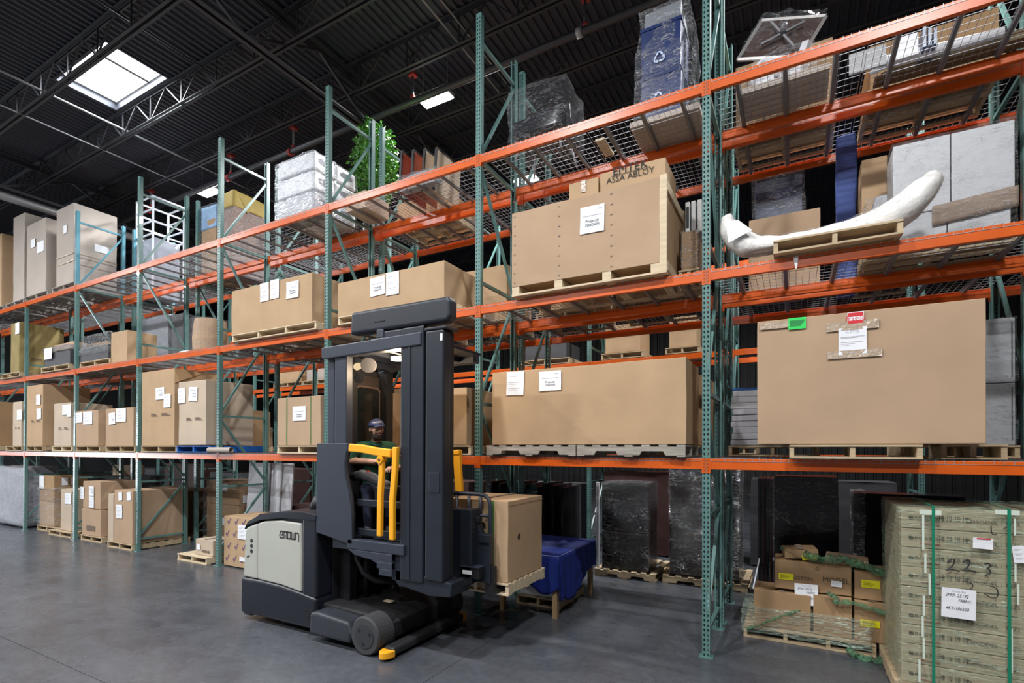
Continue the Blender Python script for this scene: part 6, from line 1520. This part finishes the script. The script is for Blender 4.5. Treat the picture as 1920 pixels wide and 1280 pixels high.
# ------------------------------------------------------------------ truck driver
def surface(fn, lo, hi, h):
    """surface nets of the signed distance field fn (vectorised)"""
    xs = [np.arange(lo[i], hi[i]+h, h) for i in range(3)]
    S = fn(*np.meshgrid(*xs, indexing='ij')).astype(np.float32); ins = S < 0
    nx_, ny_, nz_ = S.shape
    cnt = np.zeros((nx_-1, ny_-1, nz_-1), np.float32); acc = np.zeros((nx_-1, ny_-1, nz_-1, 3), np.float32)
    cor = [(i, j, k) for i in (0, 1) for j in (0, 1) for k in (0, 1)]
    g = lambda c: S[c[0]:nx_-1+c[0], c[1]:ny_-1+c[1], c[2]:nz_-1+c[2]]
    for a in range(8):
        for b in range(a+1, 8):
            ca, cb = cor[a], cor[b]
            if sum(abs(ca[i]-cb[i]) for i in range(3)) != 1: continue
            A, B = g(ca), g(cb); x = (A < 0) != (B < 0)
            t = np.where(x, A/np.where(x, A-B, 1), 0); cnt += x
            for i in range(3): acc[..., i] += np.where(x, ca[i]+t*(cb[i]-ca[i]), 0)
    act = cnt > 0; idx = -np.ones(cnt.shape, int); idx[act] = np.arange(act.sum())
    pos = np.argwhere(act)+acc[act]/cnt[act][:, None]
    V = pos*h+np.array([x[0] for x in xs]); Fs = []
    for ax in range(3):
        sl = [slice(None)]*3; s2 = [slice(None)]*3; sl[ax] = slice(0, -1); s2[ax] = slice(1, None)
        e = np.argwhere(ins[tuple(sl)] != ins[tuple(s2)]); o1, o2 = (ax+1) % 3, (ax+2) % 3
        e = e[(e[:, o1] > 0) & (e[:, o2] > 0) & (e[:, o1] < S.shape[o1]-1) & (e[:, o2] < S.shape[o2]-1)]
        def at(d1, d2):
            q = e.copy(); q[:, o1] -= d1; q[:, o2] -= d2; return idx[q[:, 0], q[:, 1], q[:, 2]]
        Q = np.stack([at(1, 1), at(0, 1), at(0, 0), at(1, 0)], 1)
        fl_ = ~ins[tuple(sl)][e[:, 0], e[:, 1], e[:, 2]]
        Q[fl_] = Q[fl_][:, ::-1]; Fs.append(Q)
    return V, np.concatenate(Fs)
HEADP = atY(706, 806, 4.60)
YB_, YH_ = R(-40), R(-27)
def rot(p, a): return (p[0]*math.cos(a)-p[1]*math.sin(a), p[0]*math.sin(a)+p[1]*math.cos(a), p[2])
BASE = Vector(HEADP)-Vector(rot((.15, 0, 1.150), YB_))
def wp(x, y, z): return np.array(BASE+Vector(rot((x, y, z), YB_)))
PR = []   # (kind, params, tag, blend)
def cap(a, b, ra, rb, tg, k=.02): PR.append(('c', wp(*a), wp(*b), ra, rb, tg, k))
def ell(c, r, tg, yaw=None, k=.02): PR.append(('e', wp(*c), np.array(r), YB_ if yaw is None else yaw, tg, k))
fz = 1.170-BASE.z
ell((0, 0, .42), (.15, .18, .13), 'j'); ell((.02, 0, .58), (.125, .165, .16), 's', k=.05); ell((.065, 0, .81), (.125, .19, .18), 's', k=.05)
cap((.07, -.13, .955), (.07, .13, .955), .068, .068, 's', .05)
cap((.085, 0, .99), (.14, 0, 1.07), .056, .054, 'k', .02)
H0 = np.array(HEADP)
def hp(x, y, z): return np.array(Vector(HEADP)+Vector(rot((x, y, z), YH_)))
def hcap(a, b, ra, rb, tg, k=.01): PR.append(('c', hp(*a), hp(*b), ra, rb, tg, k))
def hell(c, r, tg, k=.01): PR.append(('e', hp(*c), np.array(r), YH_, tg, k))
hell((-.005, 0, .035), (.098, .077, .092), 'h'); hell((.030, 0, -.035), (.068, .060, .085), 'h', .03); hell((.050, 0, -.085), (.040, .040, .032), 'h', .03)
hcap((.092, 0, .022), (.112, 0, -.018), .009, .014, 'h', .012); hell((.088, 0, -.052), (.014, .026, .008), 'l', .006)
for s in (-1, 1):
    hell((-.005, s*.080, .0), (.020, .010, .032), 'h', .006); hell((.066, s*.034, -.012), (.022, .020, .018), 'h', .02); hcap((.084, s*.016, .040), (.074, s*.050, .042), .009, .008, 'b', .006)
for s in (-1, 1):
    cap((.02, s*.09, .42), (.40, s*.13, .46), .085, .065, 'j', .03); cap((.40, s*.13, .46), (.44, s*.12, fz+.10), .062, .045, 'j', .02)
    cap((.44, s*.12, fz+.055), (.58, s*.14, fz+.045), .05, .042, 'f', .02)
# right arm on the controls, left arm on the wheel
cap((.07, -.185, .945), (.06, -.295, .815), .062, .055, 's', .03)
def arm(el, wr, hd):
    cap(el, wr, .046, .030, 'k', .015)
    w, h_ = Vector(wr), Vector(hd); d = (h_-w).normalized(); sd = Vector((0, 0, 1)).cross(d).normalized(); dn = Vector((0, 0, -1))
    c = w+d*.065; cap(tuple(w), tuple(c), .030, .034, 'k', .015)
    for o_, ln in ((-.030, .052), (-.010, .062), (.010, .058), (.029, .044)):
        a_ = c+d*.020+sd*o_; b_ = a_+d*ln*.72; e_ = b_+d*ln*.15+dn*.034
        cap(tuple(a_), tuple(b_), .0102, .0094, 'k', .004); cap(tuple(b_), tuple(e_), .0094, .0082, 'k', .003)
    t_ = c-d*.012+sd*.028; cap(tuple(t_), tuple(t_+d*.036+sd*.016+dn*.022), .0118, .0095, 'k', .006)
arm((.06, -.305, .785), (.19, -.085, .775), (.25, .015, .772))
cap((.07, .185, .945), (.14, .27, .73), .062, .052, 's', .03); arm((.14, .275, .70), (.30, .16, .69), (.36, .12, .69))
def prim(p, X, Y, Z):
    if p[0] == 'c':
        a, b, ra, rb = p[1:5]; d = b-a; L2 = d@d
        t = np.clip(((X-a[0])*d[0]+(Y-a[1])*d[1]+(Z-a[2])*d[2])/L2, 0, 1)
        return np.sqrt((X-a[0]-t*d[0])**2+(Y-a[1]-t*d[1])**2+(Z-a[2]-t*d[2])**2)-(ra+(rb-ra)*t)
    c, r, yw = p[1:4]; dx, dy, dz = X-c[0], Y-c[1], Z-c[2]; ca, sa = math.cos(yw), math.sin(yw)
    u, v = (dx*ca+dy*sa), (-dx*sa+dy*ca); k0 = np.sqrt((u/r[0])**2+(v/r[1])**2+(dz/r[2])**2); k1 = np.sqrt((u/r[0]**2)**2+(v/r[1]**2)**2+(dz/r[2]**2)**2)+1e-9
    return k0*(k0-1)/k1
def body(X, Y, Z):
    D = None
    for p in PR:
        d = prim(p, X, Y, Z)
        if D is None: D = d; continue
        k = p[-1]; h = np.clip(.5+.5*(D-d)/k, 0, 1); D = D*(h-0) * 0 + (D+(d-D)*h-k*h*(1-h))
    return D
allp = np.concatenate([np.stack([p[1], p[2]] if p[0] == 'c' else [p[1]-p[2].max(), p[1]+p[2].max()]) for p in PR])
V, Q = surface(body, allp.min(0)-.09, allp.max(0)+.09, .0085)
cen = V[Q].mean(1); best = np.full(len(cen), 9.); lab = np.zeros(len(cen), int)
TG = {'s': 0, 'j': 1, 'k': 2, 'h': 2, 'f': 3, 'b': 4, 'l': 5}
for p in PR:
    d = prim(p, cen[:, 0], cen[:, 1], cen[:, 2]); w = d < best; best[w] = d[w]; lab[w] = TG[p[-2]]
    if p[-2] == 'h': pass
hl = cen-H0; ca, sa = math.cos(YH_), math.sin(YH_); hx, hy, hz = hl[:, 0]*ca+hl[:, 1]*sa, -hl[:, 0]*sa+hl[:, 1]*ca, hl[:, 2]
ishead = (lab == 2) & (hz > -.13) & (np.hypot(hx, hy) < .16)
beard = ishead & (((hz < -.048) & (hx > .010)) | ((np.abs(hy) > .050) & (hz < -.012) & (hx > .002) & (hx < .045)) | ((hx > .07) & (hz < -.034)))
lab[beard] = 4; lab[ishead & (hz > .045) & (hx < .03)] = 4; lab[ishead & (hx < -.03) & (hz > -.06)] = 4
pm = bpy.data.meshes.new('person'); pm.from_pydata([tuple(v-np.array(BASE)) for v in V], [], [tuple(int(i) for i in q) for q in Q])
for m_ in (mat('shirt_green', (.012, .075, .040), .85, var=.15, vs=12), mat('jeans_navy', (.012, .016, .04), .85), mat('skin', (.50, .285, .20), .5, var=.06, vs=20), mat('boot_brown', (.07, .05, .035), .7), mat('beard_dark', (.035, .020, .013), .8), mat('lips', (.30, .11, .09), .5)): pm.materials.append(m_)
pm.polygons.foreach_set('material_index', lab.tolist()); pm.polygons.foreach_set('use_smooth', [True]*len(pm.polygons))
person = bpy.data.objects.new('person', pm); COL.objects.link(person); person.location = BASE; ORG[person.name] = Vector(BASE)
tag(person, 'bearded driver in green polo shirt and navy cap seated in the cab', 'person')
hv = lambda x, y, z: Vector(hp(x, y, z))
k = MB()
for s in (-1, 1): k.sphere(hv(.076, s*.032, .020), .011, 10, 8)
k.build('eyes', mat('eye_white', (.6, .58, .55), .3), parent=person, smooth=True)
k = MB()
for s in (-1, 1): k.sphere(hv(.084, s*.032, .020), .0055, 8, 6)
k.build('irises', mat('iris_dark', (.02, .015, .01), .2), parent=person, smooth=True)
NAVY = mat('cap_navy', (.022, .030, .085), .8, var=.1, vs=30)
m = MB()
def capf(u, v):
    th, ph = v*math.pi*.52, u*2*math.pi; return hv(-.006+.112*math.sin(th)*math.cos(ph), .092*math.sin(th)*math.sin(ph), .042+.092*math.cos(th))
m.grid(capf, 28, 10)
cp = m.build('cap', NAVY, parent=person, smooth=True); cp.modifiers.new('s', 'SOLIDIFY').thickness = .004
m = MB(); m.grid(lambda u, v: hv(.075+.03*(1-abs(2*u-1)**2)*0+ (.030+.062*v)*math.cos((u-.5)*1.9), .085*math.sin((u-.5)*1.9)*(1+.05*v), .050-.012*v-.02*abs(2*u-1)**2), 14, 5)
o = m.build('cap_bill', NAVY, parent=cp, smooth=True); o.modifiers.new('s', 'SOLIDIFY').thickness = .004
k = MB(); c0 = hv(.098, -.030, .088); letter(k, 'CROWN', c0, Vector(rot((.42, .90, .10), YH_)).normalized(), Vector(rot((-.25, 0, .97), YH_)), .026); k.build('cap_lettering', mat('thread_white', (.7, .7, .72), .7), parent=cp)
k = MB(); k.grid(lambda u, v: Vector(wp(.095+.062*math.cos((u-.5)*4.4)+.010*v, .066*math.sin((u-.5)*4.4)*(1+.15*v), 1.035-.045*v-.03*math.cos((u-.5)*4.4))), 16, 3)
o = k.build('collar', MATS['shirt_green'], parent=person, smooth=True); o.modifiers.new('s', 'SOLIDIFY').thickness = .004
